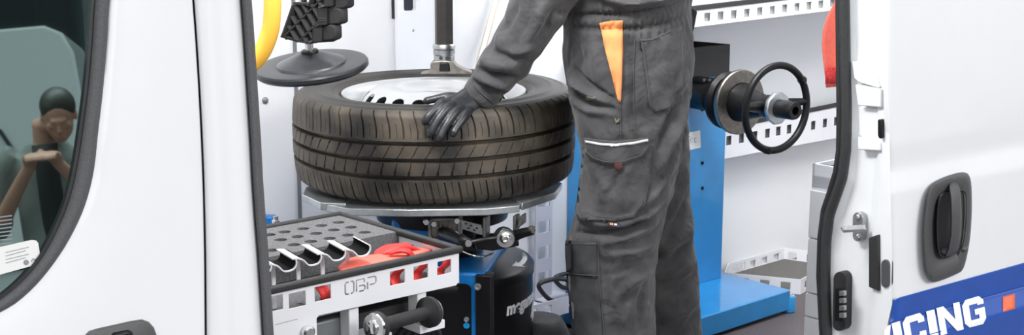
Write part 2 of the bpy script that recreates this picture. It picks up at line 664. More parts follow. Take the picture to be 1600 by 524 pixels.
card = [(-120, 420), (-120, 367), (-30, 391), (52, 375), (57, 376), (60, 380), (63, 405), (60, 411), (54, 414), (0, 429), (-60, 447)]
card = [(-120, 440), (-120, 418), (0, 386), (50, 375), (56, 376), (59, 380), (62.5, 404), (60, 410), (54, 414), (0, 429), (-60, 446), (-120, 462)]
MB().prism([card_pt(x, y) for x, y in card], VAN.N * 0.001).obj('window_sticker', 'label', fdoor)
mb = MB()
for k in range(4):
    y0 = 392 + k * 5.5
    mb.prism([card_pt(8, y0 + 2, 0.002), card_pt(44 - 5 * (k % 2), y0 - 6.5, 0.002), card_pt(44 - 5 * (k % 2), y0 - 5.6, 0.002), card_pt(8, y0 + 2.9, 0.002)], VAN.N * 0.0003)
mb.prism([card_pt(40 + 4.2 * math.cos(a * 0.4488), 410 + 4.2 * math.sin(a * 0.4488), 0.002) for a in range(14)], VAN.N * 0.0003)
for cx in (51, 55.5):
    mb.tube([card_pt(cx + 2.4 * math.cos(math.pi * (1 + k / 6)), 409 + 5 * math.sin(math.pi * (1 + k / 6)), 0.002) for k in range(7)], 0.0005, 5)
mb.obj('sticker_print', 'ink', fdoor)
# cabin side of the pane: white notice with lines, in the corner left of the belt
mb = MB()
for k in range(8):
    y0 = 338 + k * 6
    mb.prism([card_pt(-8, y0 + 1.5, 0.0012), card_pt(18, y0 - 2, 0.0012), card_pt(18, y0, 0.0012), card_pt(-8, y0 + 3.2, 0.0012)], VAN.N * 0.0003)
mb.obj('notice_print', 'ink', fdoor)

# front door handle: recessed plate with a pull
hp = [(133, 800), (132, 560), (132, 523), (137, 518), (150, 514), (205, 501.5), (222, 499), (233, 503), (241, 512), (246, 526), (247, 560), (247, 800)]
hp2 = [(132, 700), (132, 560), (133, 524), (139, 517.5), (152, 513.5), (205, 501.5), (222, 499), (233, 503), (241, 512), (246, 526), (246, 640), (236, 700)]


def shell(outline, n_out, n_in, inset, material, name, parent, cx=None, cy=None, bevel=0.002):
    cx = cx or sum(p[0] for p in outline) / len(outline)
    cy = cy or sum(p[1] for p in outline) / len(outline)
    rings = []
    for sc, n in ((1.0, n_in), (1.0, n_out * 0.4 + n_in * 0.6), (1 - inset * 0.4, n_out * 0.9 + n_in * 0.1), (1 - inset, n_out)):
        rings.append([body_side(cx + (x - cx) * sc, cy + (y - cy) * sc, n) for x, y in outline])
    mb = MB().loft(rings)
    return mb.obj(name, material, parent, angle=60)


shell(hp2, -0.016, -0.004, 0.10, 'handle', 'door_handle', fdoor)
shell([(172, 700), (172, 528), (176, 520), (200, 515), (207, 519), (209, 530), (209, 700)], -0.020, -0.012, 0.12, 'plastic', 'handle_pull', fdoor)

# ------------------ body pillar behind the door and dark jamb behind the shut line
pl = [(288, -520), (293, -260), (302, -20), (308, 60), (313, 140), (317, 220), (320, 300), (322, 400), (323, 524), (323, 800)]
pr = [(330, -520), (352, -260), (378, -20), (384, 60), (389, 140), (394, 220), (398, 300), (406, 400), (414, 524), (428, 800)]
ys = [-520, -390, -260, -140, -20, 40, 100, 160, 220, 280, 340, 400, 460, 524, 600, 700, 800]
prof = [(0.0, 0.022), (0.0, 0.0), (0.03, -0.004), (0.10, -0.008), (0.30, -0.010), (0.40, -0.010), (0.47, -0.006), (0.54, -0.005), (0.66, -0.007), (0.78, -0.006), (0.88, 0.0), (0.95, 0.009), (1.0, 0.022), (1.0, 0.06)]


def pxy(tab, y):
    return float(np.interp(y, [q[1] for q in tab], [q[0] for q in tab]))


rows = [[body_side(pxy(pl, y) + (pxy(pr, y) - pxy(pl, y)) * t, y, n) for y in ys] for t, n in prof]
pillar = MB().grid(rows).obj('body_pillar', 'paint', van, angle=50)
rows = []
for dx, n in ((-2, 0.022), (-2, 0.004), (1, -0.001), (5, -0.003), (10, -0.002), (13, 0.003), (14, 0.012), (14, 0.05)):
    rows.append([body_side(pxy(pr, y) + dx, y, n) for y in ys])
MB().grid(rows).obj('opening_seal', 'rubber_grey', pillar, angle=60)
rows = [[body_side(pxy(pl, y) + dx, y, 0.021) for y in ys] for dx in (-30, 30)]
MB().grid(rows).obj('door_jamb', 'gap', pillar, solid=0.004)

# ------------------ sliding door, parked behind the opening
q0 = VAN.onn(1388, 262, -0.08)
SD = Frame((q0.x, q0.y), 38.5)


def crease_n(px, py):
    """panel section: two shallow body mouldings running along the door"""
    t = (px - 1395) / 205.0
    y1 = 262 - 40 * t                        # upper crease
    y2 = 503 - 58 * t                        # top of the rub strip moulding
    y3 = 545 - 62 * t
    n = 0.0
    n += float(np.interp(py, [y1 - 34, y1 - 4, y1 + 6, y1 + 40], [0.0, 0.004, 0.004, -0.006]))
    n += float(np.interp(py, [y2 - 6, y2 + 6, y3 - 4, y3 + 6], [0.0, -0.003, -0.026, -0.027]))
    n += 0.00000018 * (py - 262) ** 2 * (1 if py < 262 else 0.3)
    return n


def sdp(px, py, off=0.0):
    return SD.onn(px, py, crease_n(px, py) + off)


exs = [(1372, -620), (1380, -200), (1385, 0), (1388, 150), (1391, 262), (1394, 400), (1393, 440), (1394, 475), (1388, 500), (1384, 524), (1381, 600), (1376, 1000)]
pys = sorted(set([-620, -420, -200, -100] + list(range(0, 200, 40)) + list(range(200, 640, 5)) + [700, 800, 1000]))
cols = [0, 4, 10, 17] + list(range(24, 470, 9)) + [500, 560, 640, 760]
rows = []
for c_ in cols:
    rows.append([sdp(pxy(exs, y) + c_, y, 0.004 if c_ == 0 else (0.001 if c_ == 4 else 0)) for y in pys])
rows = [[p + SD.N * 0.012 + SD.L * 0.002 for p in rows[0]]] + rows
sdoor = MB().grid(rows).obj('sliding_door', 'paint', van, angle=35)

# jamb face of the sliding door (turned towards the opening), flange first
seal_r = [(1322, -620), (1326, -200), (1328, 0), (1330, 100), (1333, 180), (1331, 235), (1326, 280), (1314, 312), (1304, 340), (1299, 380), (1298, 440), (1299, 500), (1300, 524), (1304, 700), (1310, 1000)]
seal_l = [(1297, -620), (1303, -200), (1306, 0), (1307, 100), (1308, 180), (1307, 235), (1302, 270), (1293, 300), (1283, 330), (1278, 370), (1276, 430), (1279, 490), (1281, 524), (1285, 700), (1292, 1000)]


def ledge(px, py, dl=0.0):
    return SD.onl(px, py, 0.004 + dl)


rows = []
for t, dl in ((1.0, 0.0), (0.97, 0.0), (0.82, 0.002), (0.70, 0.004), (0.66, 0.014), (0.55, 0.016), (0.35, 0.016), (0.15, 0.014), (0.03, 0.006), (-0.12, 0.0)):
    rows.append([ledge(pxy(seal_r, y) + (pxy(exs, y) - pxy(seal_r, y)) * t, y, dl) for y in pys])
jamb = MB().grid(rows).obj('door_edge', 'jamb', sdoor, angle=35)
# stepped latch pocket half way up the edge
def jam_poly(pts, d0, d1, material, name, bevel=0.002):
    a = [ledge(x, y, d0) for x, y in pts]
    return MB().prism(a, SD.L * (d1 - d0)).obj(name, material, sdoor, bevel=bevel)


jam_poly([(1331, 96), (1345, 98), (1362, 106), (1375, 136), (1372, 138), (1355, 133), (1340, 128), (1334, 122)], -0.004, 0.02, 'jamb', 'pocket_ledge')
jam_poly([(1336, 132), (1376, 139), (1376, 168), (1340, 165)], -0.006, 0.02, 'jamb', 'pocket_ledge')
jam_poly([(1340, 214), (1374, 222), (1374, 236), (1340, 234)], -0.004, 0.02, 'jamb', 'pocket_ledge')
jam_poly([(1341, 168), (1374, 170), (1374, 221), (1342, 213)], 0.010, 0.02, 'wall', 'pocket_back')
jam_poly(rrx := [(1371, 187), (1377, 187), (1377, 217), (1373, 217), (1371, 212)], -0.008, 0.02, 'plastic', 'pocket_catch')
# striker
ob = [(1340 + 8 * math.cos(a) , 341 + 9 * math.sin(a)) for a in np.linspace(math.pi, 2 * math.pi, 8)] + [(1348 - 8 + 8 * math.cos(a), 369 + 9 * math.sin(a)) for a in np.linspace(0, math.pi, 8)]
jam_poly(ob, 0.0, 0.014, 'steel', 'striker_plate', 0.001)
mb = MB()
mb.prism([ledge(1314, 354, -0.05), ledge(1350, 352, -0.002), ledge(1354, 358, -0.002), ledge(1318, 360, -0.05)], (0, 0, -0.005))
mb.tube([ledge(1316, 357, -0.048), ledge(1338, 355, -0.012), ledge(1352, 354, 0)], 0.0035, 8)
for (x, y) in ((1340, 340), (1340, 371)):
    mb.lathe([(0.006, -0.002), (0.006, 0.002), (0.004, 0.004), (0.001, 0.004)], ledge(x, y, 0.0), -SD.L, 14)
mb.obj('striker_pin', 'steel', sdoor)
jam_poly([(1357, 372), (1372, 367), (1373, 456), (1357, 449)], -0.004, 0.016, 'edge', 'buffer_pad')
ov = [(1383 + 6.5 * math.cos(a), 414 + 8 * math.sin(a)) for a in np.linspace(math.pi, 2 * math.pi, 8)] + [(1383 + 6.5 * math.cos(a), 442 + 8 * math.sin(a)) for a in np.linspace(0, math.pi, 8)]
jam_poly(ov, -0.003, 0.01, 'handle', 'oval_plug', 0.001)
ov = [(1312 + 10 * math.cos(a), 436 + 11 * math.sin(a)) for a in np.linspace(math.pi, 2 * math.pi, 8)] + [(1311 + 10 * math.cos(a), 508 + 10 * math.sin(a)) for a in np.linspace(0, math.pi, 8)]
jam_poly(ov, -0.004, 0.016, 'rubber', 'contact_plate', 0.001)
jam_poly([(1305, 452), (1318, 452), (1317, 503), (1304, 502)], -0.016, -0.004, 'plastic', 'contact_block', 0.001)
mb = MB()
for k in range(4):
    y0 = 455 + 11.5 * k
    mb.prism([ledge(1311, y0, -0.022), ledge(1319, y0, -0.022), ledge(1319, y0 + 8, -0.022), ledge(1311, y0 + 8, -0.022)], SD.L * 0.008)
mb.obj('contact_pins', 'steel', sdoor, bevel=0.0008)

# the black seal round the inner edge of the door
mid = [(pxy(seal_l, y) * 0.40 + pxy(seal_r, y) * 0.60, y) for y in pys]
pts = [ledge(x, y, -0.004) for x, y in mid]
MB().tube(pts, 0.0105, 14).obj('door_seal', 'seal_black', sdoor, angle=60)
mid = [(pxy(seal_l, y) + 5, y) for y in pys]
pts = [ledge(x, y, 0.004) for x, y in mid]
MB().tube(pts, 0.0075, 12).obj('seal_lip', 'rubber', sdoor, angle=60)
# inner sheet of the door
rows = [[ledge(pxy(seal_l, y) + 6, y, d) for y in pys] for d in (0.008, 0.3, 1.1)]
MB().grid(rows).obj('inner_sheet', 'jamb', sdoor, solid=0.004)

# handle of the sliding door
ho = [(1466, 281), (1480, 275), (1497, 270), (1509, 270), (1515, 276), (1518, 292), (1518.5, 330), (1516, 370), (1510, 405), (1504, 422), (1496, 428), (1475, 437), (1460, 441), (1452, 438), (1446, 424), (1443, 400), (1442, 360), (1445, 325), (1450, 300), (1457, 287)]


def sshell(outline, levels, material, name, parent):
    cx = sum(p[0] for p in outline) / len(outline)
    cy = sum(p[1] for p in outline) / len(outline)
    rings = []
    for sc, off in levels:
        rings.append([SD.onn(cx + (x - cx) * sc, cy + (y - cy) * sc, off) for x, y in outline])
    return MB().loft(rings).obj(name, material, parent, angle=50)


ho = [tuple(p)[:2] for p in catmull([(x, y, 0) for x, y in ho], 3, True)]
sshell(ho, [(1.0, 0.010), (1.0, -0.010), (0.985, -0.016), (0.93, -0.022), (0.86, -0.0235), (0.70, -0.020), (0.6, -0.012), (0.4, -0.008), (0.05, -0.006)], 'handle', 'door_handle', sdoor)
rec = catmull([(1470, 305, 0), (1490, 298, 0), (1506, 297, 0), (1511, 310, 0), (1510, 350, 0), (1506, 380, 0), (1498, 394, 0), (1478, 402, 0), (1468, 398, 0), (1464, 375, 0), (1464, 335, 0)], 4, True)
sshell([(p.x, p.y) for p in rec], [(1.0, -0.018), (1.0, -0.0215), (0.97, -0.0225), (0.94, -0.020), (0.85, -0.012), (0.3, -0.010)], 'recess', 'handle_recess', sdoor)
gpts = [(1489, 286, -0.020), (1491, 296, -0.032), (1493, 312, -0.042), (1494, 340, -0.047), (1493, 368, -0.045), (1489, 390, -0.036), (1483, 401, -0.024)]
rings = []
for i, (x, y, o_) in enumerate(gpts):
    hw = 9.0 if 0 < i < 6 else 7.5
    rings.append([SD.onn(x - hw, y, o_ + 0.004), SD.onn(x - hw * 0.7, y, o_ - 0.003), SD.onn(x, y - 0.5, o_ - 0.005), SD.onn(x + hw * 0.7, y - 1, o_ - 0.003), SD.onn(x + hw, y - 1.5, o_ + 0.004), SD.onn(x, y, o_ + 0.010)])
MB().loft(rings).obj('handle_grip', 'handle', sdoor, angle=70)
for (x0, y0) in ((1475, 393), (1505, 389)):
    MB().ell(SD.onn(x0, y0, -0.020), (0.010, 0.010, 0.006), 12, 8).obj('grip_pivot', 'handle', sdoor, angle=70)


# blue band, lettering and orange square follow the panel
def skin_patch(pts, off, material, name, step=5):
    xs = [p[0] for p in pts]
    ys_ = [p[1] for p in pts]
    rows = []
    y = None
    top = [p for p in pts]
    nx = max(2, int((max(xs) - min(xs)) / step))
    # columns between an upper and a lower polyline (both given left to right)
    return None


def band(upper, lower, off, material, name, nx=40, ny=24):
    rows = []
    x0, x1 = upper[0][0], upper[-1][0]
    xl0, xl1 = lower[0][0], lower[-1][0]
    for j in range(ny + 1):
        t = j / ny
        row = []
        for i in range(nx + 1):
            s_ = i / nx
            xu, xl_ = x0 + (x1 - x0) * s_, xl0 + (xl1 - xl0) * s_
            yu = float(np.interp(xu, [p[0] for p in upper], [p[1] for p in upper]))
            yl = float(np.interp(xl_, [p[0] for p in lower], [p[1] for p in lower]))
            row.append(sdp(xu + (xl_ - xu) * t, yu + (yl - yu) * t, off))
        rows.append(row)
    return MB().grid(rows).obj(name, material, sdoor, solid=0.0004, offset=1, angle=35)


band([(1396, 468), (1600, 411), (2140, 262)], [(1389, 507), (1600, 448), (2140, 300)], -0.0012, 'blue_stripe', 'blue_stripe', 60, 12)
band([(1389, 507), (1600, 448), (2140, 300)], [(1383, 640), (1600, 590), (2140, 445)], -0.0012, 'blue_stripe', 'blue_stripe', 60, 40)


# letters drawn on a unit square, then laid along the slanted line
def letter_polys(ch):
    if ch == 'I':
        return rect(0, 1, 0, 1), []
    if ch == 'N':
        return [(0, 0), (0, 1), (0.30, 1), (0.72, 0.42), (0.72, 1), (1.0, 1), (1.0, 0), (0.72, 0), (0.28, 0.6), (0.28, 0)], []
    if ch == 'C':
        return [(0.95, 0.34), (0.95, 0.18), (0.80, 0), (0.18, 0), (0, 0.18), (0, 0.82), (0.18, 1), (0.80, 1), (0.95, 0.82), (0.95, 0.66), (0.66, 0.66), (0.66, 0.76), (0.30, 0.76), (0.30, 0.24), (0.66, 0.24), (0.66, 0.34)], []
    if ch == 'G':
        return [(0.52, 0.58), (0.98, 0.58), (0.98, 0.18), (0.80, 0), (0.18, 0), (0, 0.18), (0, 0.82), (0.18, 1), (0.80, 1), (0.97, 0.84), (0.97, 0.70), (0.68, 0.70), (0.68, 0.77), (0.30, 0.77), (0.30, 0.23), (0.69, 0.23), (0.69, 0.38), (0.52, 0.38)], []
    if ch == 'V':      # only the right stroke is left on this door, the rest is cut by its edge
        return [(0.36, 0.0), (0.36, 0.40), (0.56, 1), (0.86, 1), (0.50, 0)], []


def lay(px0, px1, base0, base1, top0, top1, ch):
    def fn(u, v, w):
        xb = px0 + (px1 - px0) * u
        yb = base0 + (base1 - base0) * u
        yt = top0 + (top1 - top0) * u
        y = yb + (yt - yb) * v
        x = xb - 7.0 * v * 1.0 + 3
        return sdp(x, y, -0.0022 + w)
    ol, hs = letter_polys(ch)
    # finer outline so that it follows the moulding
    fine = []
    for i in range(len(ol)):
        a, b = Vector((*ol[i], 0)), Vector((*ol[(i + 1) % len(ol)], 0))
        for k in range(4):
            fine.append(tuple((a + (b - a) * k / 4)[:2]))
    return plate(fine, hs, 0.0006, None, VAN.L, Z, fn)


for ch, x0, x1, b0, b1, t0, t1 in (('V', 1370, 1400, 553, 545, 515, 507), ('I', 1397, 1410, 545, 541, 506, 502), ('C', 1413, 1448, 540, 530, 498, 487),
                                   ('I', 1451, 1464, 529, 526, 487, 484), ('N', 1467, 1503, 525, 515, 482, 472), ('G', 1506, 1540, 514, 505, 471, 461)):
    lay(x0, x1, b0, b1, t0, t1, ch).obj('letter', 'white_vinyl', sdoor, angle=30)
MB().grid([[sdp(x, y + (1567 - x) * 0.27, -0.0022) for x in (1567, 1574, 1580, 1586)] for y in (464, 470, 476, 482, 488)]).obj('orange_square', 'orange_vinyl', sdoor, solid=0.0004, offset=1)

# ================================================================== shelves on the far wall, floor tray, cabinet
def hole_row(px_list, fr, n, w, h):
    res = []
    for px, py in px_list:
        l, _, z = fr.loc(fr.onn(px, py, n))
        res.append((l, z, w, h))
    return res


def wall_shelf(name, n_front, top, bot, holes, hw, hh, l0, l1, label, hole_mat='greysteel'):
    """perforated tray shelf; top/bot are (z at l=0 reference, slope)"""
    e = empty(name, VAN.w((l0 + l1) / 2, NW, bot(l0)), label, 'shelf')
    ol = [(l0, bot(l0)), (l1, bot(l1)), (l1, top(l1)), (l0, top(l0))]
    hl = [rect(l - hw, l + hw, z - hh, z + hh) for l, z in holes]
    plate(ol, hl, 0.003, VAN.w(0, n_front, 0), VAN.L, Z).obj('front_panel', 'tray', e)
    MB().prism([VAN.w(l0, n_front, bot(l0)), VAN.w(l1, n_front, bot(l1)), VAN.w(l1, NW, bot(l1)), VAN.w(l0, NW, bot(l0))], (0, 0, 0.003)).obj('base_panel', 'tray', e)
    for l in (l0, l1 - 0.003):
        MB().prism([VAN.w(l, n_front, bot(l)), VAN.w(l, NW, bot(l)), VAN.w(l, NW, top(l)), VAN.w(l, n_front, top(l))], VAN.L * 0.003).obj('end_panel', 'tray', e)
    MB().prism([VAN.w(l, n_front + 0.012, z) for l, z in ((l0 + 0.01, bot(l0) + 0.005), (l1 - 0.01, bot(l1) + 0.005), (l1 - 0.01, top(l1) - 0.008), (l0 + 0.01, top(l0) - 0.008))], VAN.N * (NW - n_front - 0.03)).obj('hole_shade_block', hole_mat, e)  # added block; its grey stands in for shade behind the holes
    mb = MB()
    mb.prism([VAN.w(l0, n_front - 0.005, top(l0) - 0.004), VAN.w(l0, n_front + 0.006, top(l0) - 0.004), VAN.w(l0, n_front + 0.006, top(l0) + 0.012), VAN.w(l0, n_front - 0.005, top(l0) + 0.012)],
             VAN.w(l1, 0, top(l1)) - VAN.w(l0, 0, top(l0)))
    mb.obj('edging', 'edge', e, bevel=0.002)
    return e


def lin(fr, n, p, q):
    a, b = fr.loc(fr.onn(*p, n)), fr.loc(fr.onn(*q, n))
    k = (b[2] - a[2]) / (b[0] - a[0])
    return lambda l: a[2] + k * (l - a[0])


NS = 1.30
bot = lin(VAN, NS, (1087, 42), (1296, 16.5))
top = lin(VAN, NS, (1090, 14), (1296, -10))
hs = []
for k, (x, y) in enumerate([(165, 178), (305, 163), (442, 150), (577, 135), (712, 118), (842, 105), (972, 88), (1100, 75), (1225, 60), (1350, 45), (1470, 33), (1590, 20)]):
    l, _, z = VAN.loc(VAN.onn(1080 + x / 6.67, y / 6.67, NS))
    hs.append((l, z))
l0 = VAN.loc(VAN.onn(1040, 30, NS))[0]
wall_shelf('wall_shelf', NS, top, bot, hs, 0.016, 0.014, l0, 3.93, 'upper white perforated shelf on the far wall with a row of square holes', 'hole_shade_pale')
NS2 = 1.49
bot = lin(VAN, NS2, (1138, 247), (1305, 216))
top = lin(VAN, NS2, (1138, 200), (1305, 166))
hs = [VAN.loc(VAN.onn(1060 + x / 2.015, y / 2.015, NS2)) for x, y in ((158, 443), (198, 436), (240, 428), (280, 420), (314, 413), (348, 407), (424, 395), (461, 388), (496, 382), (532, 376))]
l0 = VAN.loc(VAN.onn(1129, 220, NS2))[0]
wall_shelf('wall_shelf', NS2, top, bot, [(h[0], h[2]) for h in hs], 0.015, 0.017, max(l0, 2.69), 3.93, 'lower white perforated shelf behind the black handwheel')


def perf_side(A, B, h, holes, thick=0.003):
    U = (Vector(B) - Vector(A))
    ln = U.length
    U.normalize()
    return plate(rect(0, ln, 0, h), holes, thick, A, U, Z)


e = empty('floor_tray', VAN.w(3.1, 1.4, 0.0), 'low white perforated tray with dark mat on the floor by the far wall', 'tray')
FH = 0.056
def rimpt(px, py):
    l_, n_, _ = VAN.loc(onz(px, py, FH))
    return VAN.w(l_, min(n_, 1.562), 0.002)
A, B_, C_, D_, E_ = rimpt(1128, 410), rimpt(1220, 387), rimpt(1318, 401), rimpt(1251, 438), rimpt(1133, 427)
# the far side carries the cut-out name, read from behind
S7 = 0.006


def stroke_poly(pts, w):
    """thick open polyline -> outline (2D)"""
    L_, R_ = [], []
    n = len(pts)
    for i in range(n):
        p = Vector((*pts[i], 0))
        if i == 0:
            d = Vector((*pts[1], 0)) - p
        elif i == n - 1:
            d = p - Vector((*pts[i - 1], 0))
        else:
            d = (Vector((*pts[i + 1], 0)) - p).normalized() + (p - Vector((*pts[i - 1], 0))).normalized()
        d.normalize()
        nn = Vector((-d.y, d.x, 0)) * (w / 2)
        L_.append(tuple((p + nn)[:2]))
        R_.append(tuple((p - nn)[:2]))
    return L_ + R_[::-1]


def obp(u0, v0, h, w, sw, mirror=False):
    """stencil O B P as cut-outs, each letter in two strokes"""
    g_ = w * 0.30
    polys = []

    def st(pts, ox):
        q = [(u0 + ox + x * w, v0 + y * h) for x, y in pts]
        if mirror:
            q = [(2 * u0 + 3 * w + 2 * g_ - x, y) for x, y in q]
        pl_ = stroke_poly(q, sw)
        polys.append(pl_ if not mirror else pl_[::-1])
    st([(0.42, 1), (0.12, 1), (0, 0.85), (0, 0.15), (0.12, 0), (0.42, 0)], 0)
    st([(0.62, 1), (0.88, 1), (1, 0.85), (1, 0.15), (0.88, 0), (0.62, 0)], 0)
    o2 = w + g_
    st([(0, 0), (0, 1), (0.92, 1), (0.92, 0.66)], o2)
    st([(0.30, 0.46), (0.86, 0.46), (1, 0.36), (1, 0.12), (0.86, 0), (0.30, 0)], o2)
    o3 = 2 * (w + g_)
    st([(0, 0), (0, 0.66)], o3)
    st([(0.0, 1), (0.86, 1), (1, 0.86), (1, 0.52), (0.86, 0.38), (0.26, 0.38)], o3)
    return polys


perf_side(A, B_, FH, obp(0.028, 0.016, 0.026, 0.020, 0.0035, True) + [rect(0.13 + 0.075 * k, 0.13 + 0.075 * k + 0.035, 0.014, 0.042) for k in range(int(((B_ - A).length - 0.17) / 0.075) + 1)]).obj('side_panel', 'tray', e)
for p_, q_ in ((E_, A), (D_, E_), (D_, C_), (C_, B_)):
    ln_ = (q_ - p_).length
    perf_side(p_, q_, FH, [rect(0.035 + 0.075 * k, 0.035 + 0.075 * k + 0.035, 0.014, 0.042) for k in range(max(0, int((ln_ - 0.075) / 0.075) + 1))]).obj('side_panel', 'tray', e)
MB().prism([p + Z * 0.002 for p in (A, B_, C_, D_, E_)], (0, 0, 0.003)).obj('base_panel', 'tray', e)
MB().prism([p + Z * 0.006 for p in (A, B_, C_, D_, E_)], (0, 0, 0.005)).obj('anti_slip_mat', 'mesh_mat', e)

# white drawer cabinet just inside the rear edge of the opening
YC = 3.15
cl = VAN.loc(P(1268, 300, YC))
CN0, CN1 = cl[1] - 0.34, cl[1]
e = empty('drawer_cabinet', VAN.w(cl[0] + 0.2, cl[1] - 0.2, 0), 'tall white drawer cabinet just behind the black door seal', 'cabinet')
ztop = P(1268, 256, YC).z
MB().box(VAN, cl[0], cl[0] + 0.42, CN0, CN1, 0.03, ztop - 0.03).obj('body', 'wallstrip', e)
mb = MB()
t_ = 0.006
mb.box(VAN, cl[0], cl[0] + 0.42, CN0, CN0 + t_, ztop - 0.06, ztop)
mb.box(VAN, cl[0], cl[0] + t_, CN0, CN1, ztop - 0.06, ztop)
mb.box(VAN, cl[0], cl[0] + 0.42, CN1 - t_, CN1, ztop - 0.06, ztop)
mb.obj('top_rim', 'wallstrip', e)
MB().box(VAN, cl[0] + 0.008, cl[0] + 0.41, CN0 + 0.008, CN1 - 0.008, ztop - 0.030, ztop - 0.012).obj('top_mat', 'rubber', e)
zs = [ztop - 0.063] + [P(1268, y, YC).z for y in (370, 455)] + [0.33, 0.18, 0.04]
for k in range(5):
    MB().box(VAN, cl[0] - 0.012, cl[0] - 0.0005, CN0 + 0.004, CN1 - 0.004, zs[k + 1] + 0.002, zs[k] - 0.002).obj('drawer', 'wallstrip', e, bevel=0.0015)

# ================================================================== WHEEL BALANCER
bc = onz(1234, 490, 0)
BF = Frame((bc.x, bc.y), 42)
bal = empty('wheel_balancer', BF.w(-0.3, 0.2, 0), 'bright blue wheel balancer with black shaft and handwheel behind the worker', 'machine')
MB().box(BF, -0.68, 0.0, 0.0, 0.425, 0.012, 0.084).obj('base', 'blue', bal, bevel=0.004)
BT = onz(1127, 434, 0.084)
bl, bn, _ = BF.loc(BT)
zc = P(1127, 116, BT.y).z
MB().box(BF, bl - 0.60, bl, bn, 0.425, 0.083, zc).obj('column', 'blue', bal, bevel=0.003)
zt = P(1127, 69, BT.y).z
mb = MB()
mb.box(BF, bl - 0.605, bl + 0.004, bn - 0.004, bn + 0.004, zc - 0.002, zt)
mb.box(BF, bl - 0.605, bl + 0.004, 0.424, 0.43, zc - 0.002, zt)
mb.box(BF, bl - 0.605, bl - 0.597, bn, 0.43, zc - 0.002, zt)
mb.box(BF, bl - 0.004, bl + 0.004, bn, 0.43, zc - 0.002, zt)
mb.box(BF, bl - 0.60, bl, bn, 0.425, zc - 0.002, zc + 0.012)
mb.obj('tool_bin', 'plastic_grain', bal, bevel=0.002)
# foot with bolt at the corner
fp = BF.w(0.012, 0.015, 0)
MB().lathe([(0.024, 0.003), (0.024, 0.055), (0.022, 0.058)], fp, Z, 24).obj('foot', 'blue', bal, bevel=0.001)
mb = MB().lathe([(0.013, 0.058), (0.013, 0.066), (0.010, 0.07), (0.0, 0.07)], fp, Z, 6)
mb.lathe([(0.018, 0.056), (0.018, 0.060)], fp, Z, 20)
mb.obj('foot_bolt', 'chrome', bal)
for (x, y) in ((1097, 171), (1097, 255), (1097, 294)):
    MB().lathe([(0.006, 0), (0.006, 0.004), (0.003, 0.006), (0, 0.006)], BF.onn(x, y, bn), -BF.N, 12).obj('panel_bolt', 'plastic', bal)
o4 = [BF.onn(x, y, bn - 0.001) for x, y in ((1062, 210), (1094, 204), (1095, 231), (1062, 238))]
MB().prism(o4, BF.N * 0.0008).obj('rating_label', 'label', bal)
mb = MB()
for k in range(3):
    mb.prism([BF.onn(x, y + k * 5, bn - 0.0016) for x, y in ((1073, 214), (1079, 213), (1079, 214), (1073, 215))], BF.N * 0.0004)
for cx in (1081, 1087):
    mb.tube([BF.onn(cx + 2.2 * math.cos(math.radians(a)), 219 - 3.4 * math.sin(math.radians(a)), bn - 0.0016) for a in range(60, 301, 30)], 0.0009, 5)
mb.obj('label_print', 'ink', bal)
# shaft: axis towards the aisle
ax = Vector((0.56, -0.828, 0)).normalized()
s0 = BF.onn(1083, 148, bn)
def at_ax(px):
    """distance along the shaft whose projection falls on the pixel column"""
    lo_, hi_ = -0.2, 0.9
    for _ in range(40):
        m_ = (lo_ + hi_) / 2
        if proj(s0 + ax * m_)[0] < px:
            lo_ = m_
        else:
            hi_ = m_
    return lo_


h1, h2 = at_ax(1112), at_ax(1127)
hd = at_ax(1159)
hc = at_ax(1196)
hn = at_ax(1214)
he = at_ax(1243)
mb = MB().lathe([(0.046, -0.02), (0.046, h1), (0.036, h1 + 0.004), (0.036, h2)], s0, ax, 32)
mb.obj('shaft_housing', 'blacksteel', bal)
for k in range(3):
    MB().lathe([(0.012, -0.02), (0.012, 0.07), (0.006, 0.075)], s0 + Vector((-0.01 + 0.018 * k, 0, 0.05)), ax, 12).obj('housing_bolt', 'plastic', bal)
MB().lathe([(0.03, h2 - 0.01), (0.03, h2 + 0.004), (0.070, h2 + 0.012), (0.092, h2 + 0.02), (0.094, h2 + 0.03), (0.085, h2 + 0.045)], s0, ax, 48).obj('back_flange', 'plastic', bal)
MB().lathe([(0.05, hd - 0.022), (0.103, hd - 0.02), (0.105, hd - 0.016), (0.105, hd - 0.006), (0.102, hd - 0.003), (0.064, hd - 0.003), (0.064, hd - 0.012)], s0, ax, 64).obj('flange_disc', 'wornsteel', bal)
MB().lathe([(0.062, hd - 0.01), (0.061, hd + 0.002), (0.052, hd + 0.03), (0.036, hc - 0.01), (0.034, hc), (0.022, hc)], s0, ax, 48).obj('centring_cone', 'plastic', bal)
mb = MB().lathe([(0.02, hc - 0.02), (0.036, hc), (0.040, hn - 0.02), (0.042, hn), (0.030, hn + 0.004)], s0, ax, 40)
mb.obj('nut_hub', 'disc', bal)
mb = MB().lathe([(0.030, hn - 0.006), (0.050, hn - 0.006), (0.052, hn - 0.002), (0.052, hn + 0.006), (0.049, hn + 0.009), (0.030, hn + 0.009)], s0, ax, 10)
mb.obj('nut_collar', 'plate', bal)
MB().lathe([(0.029, hn), (0.029, he - 0.01), (0.026, he), (0.014, he), (0.014, he - 0.03)], s0, ax, 32).obj('threaded_shaft', 'blacksteel', bal)
wc = s0 + ax * (hn - 0.002)
a_ = ax.orthogonal().normalized()
a_ = Z - ax * Z.dot(ax)
a_.normalize()
b_ = ax.cross(a_)
RW = 0.133
hw_ring = [wc + (a_ * math.cos(t) + b_ * math.sin(t)) * RW for t in np.linspace(0, 2 * math.pi, 65)[:-1]]
hw = MB().tube(hw_ring, 0.0115, 14, ring=True).obj('handwheel', 'plastic', bal, angle=60)
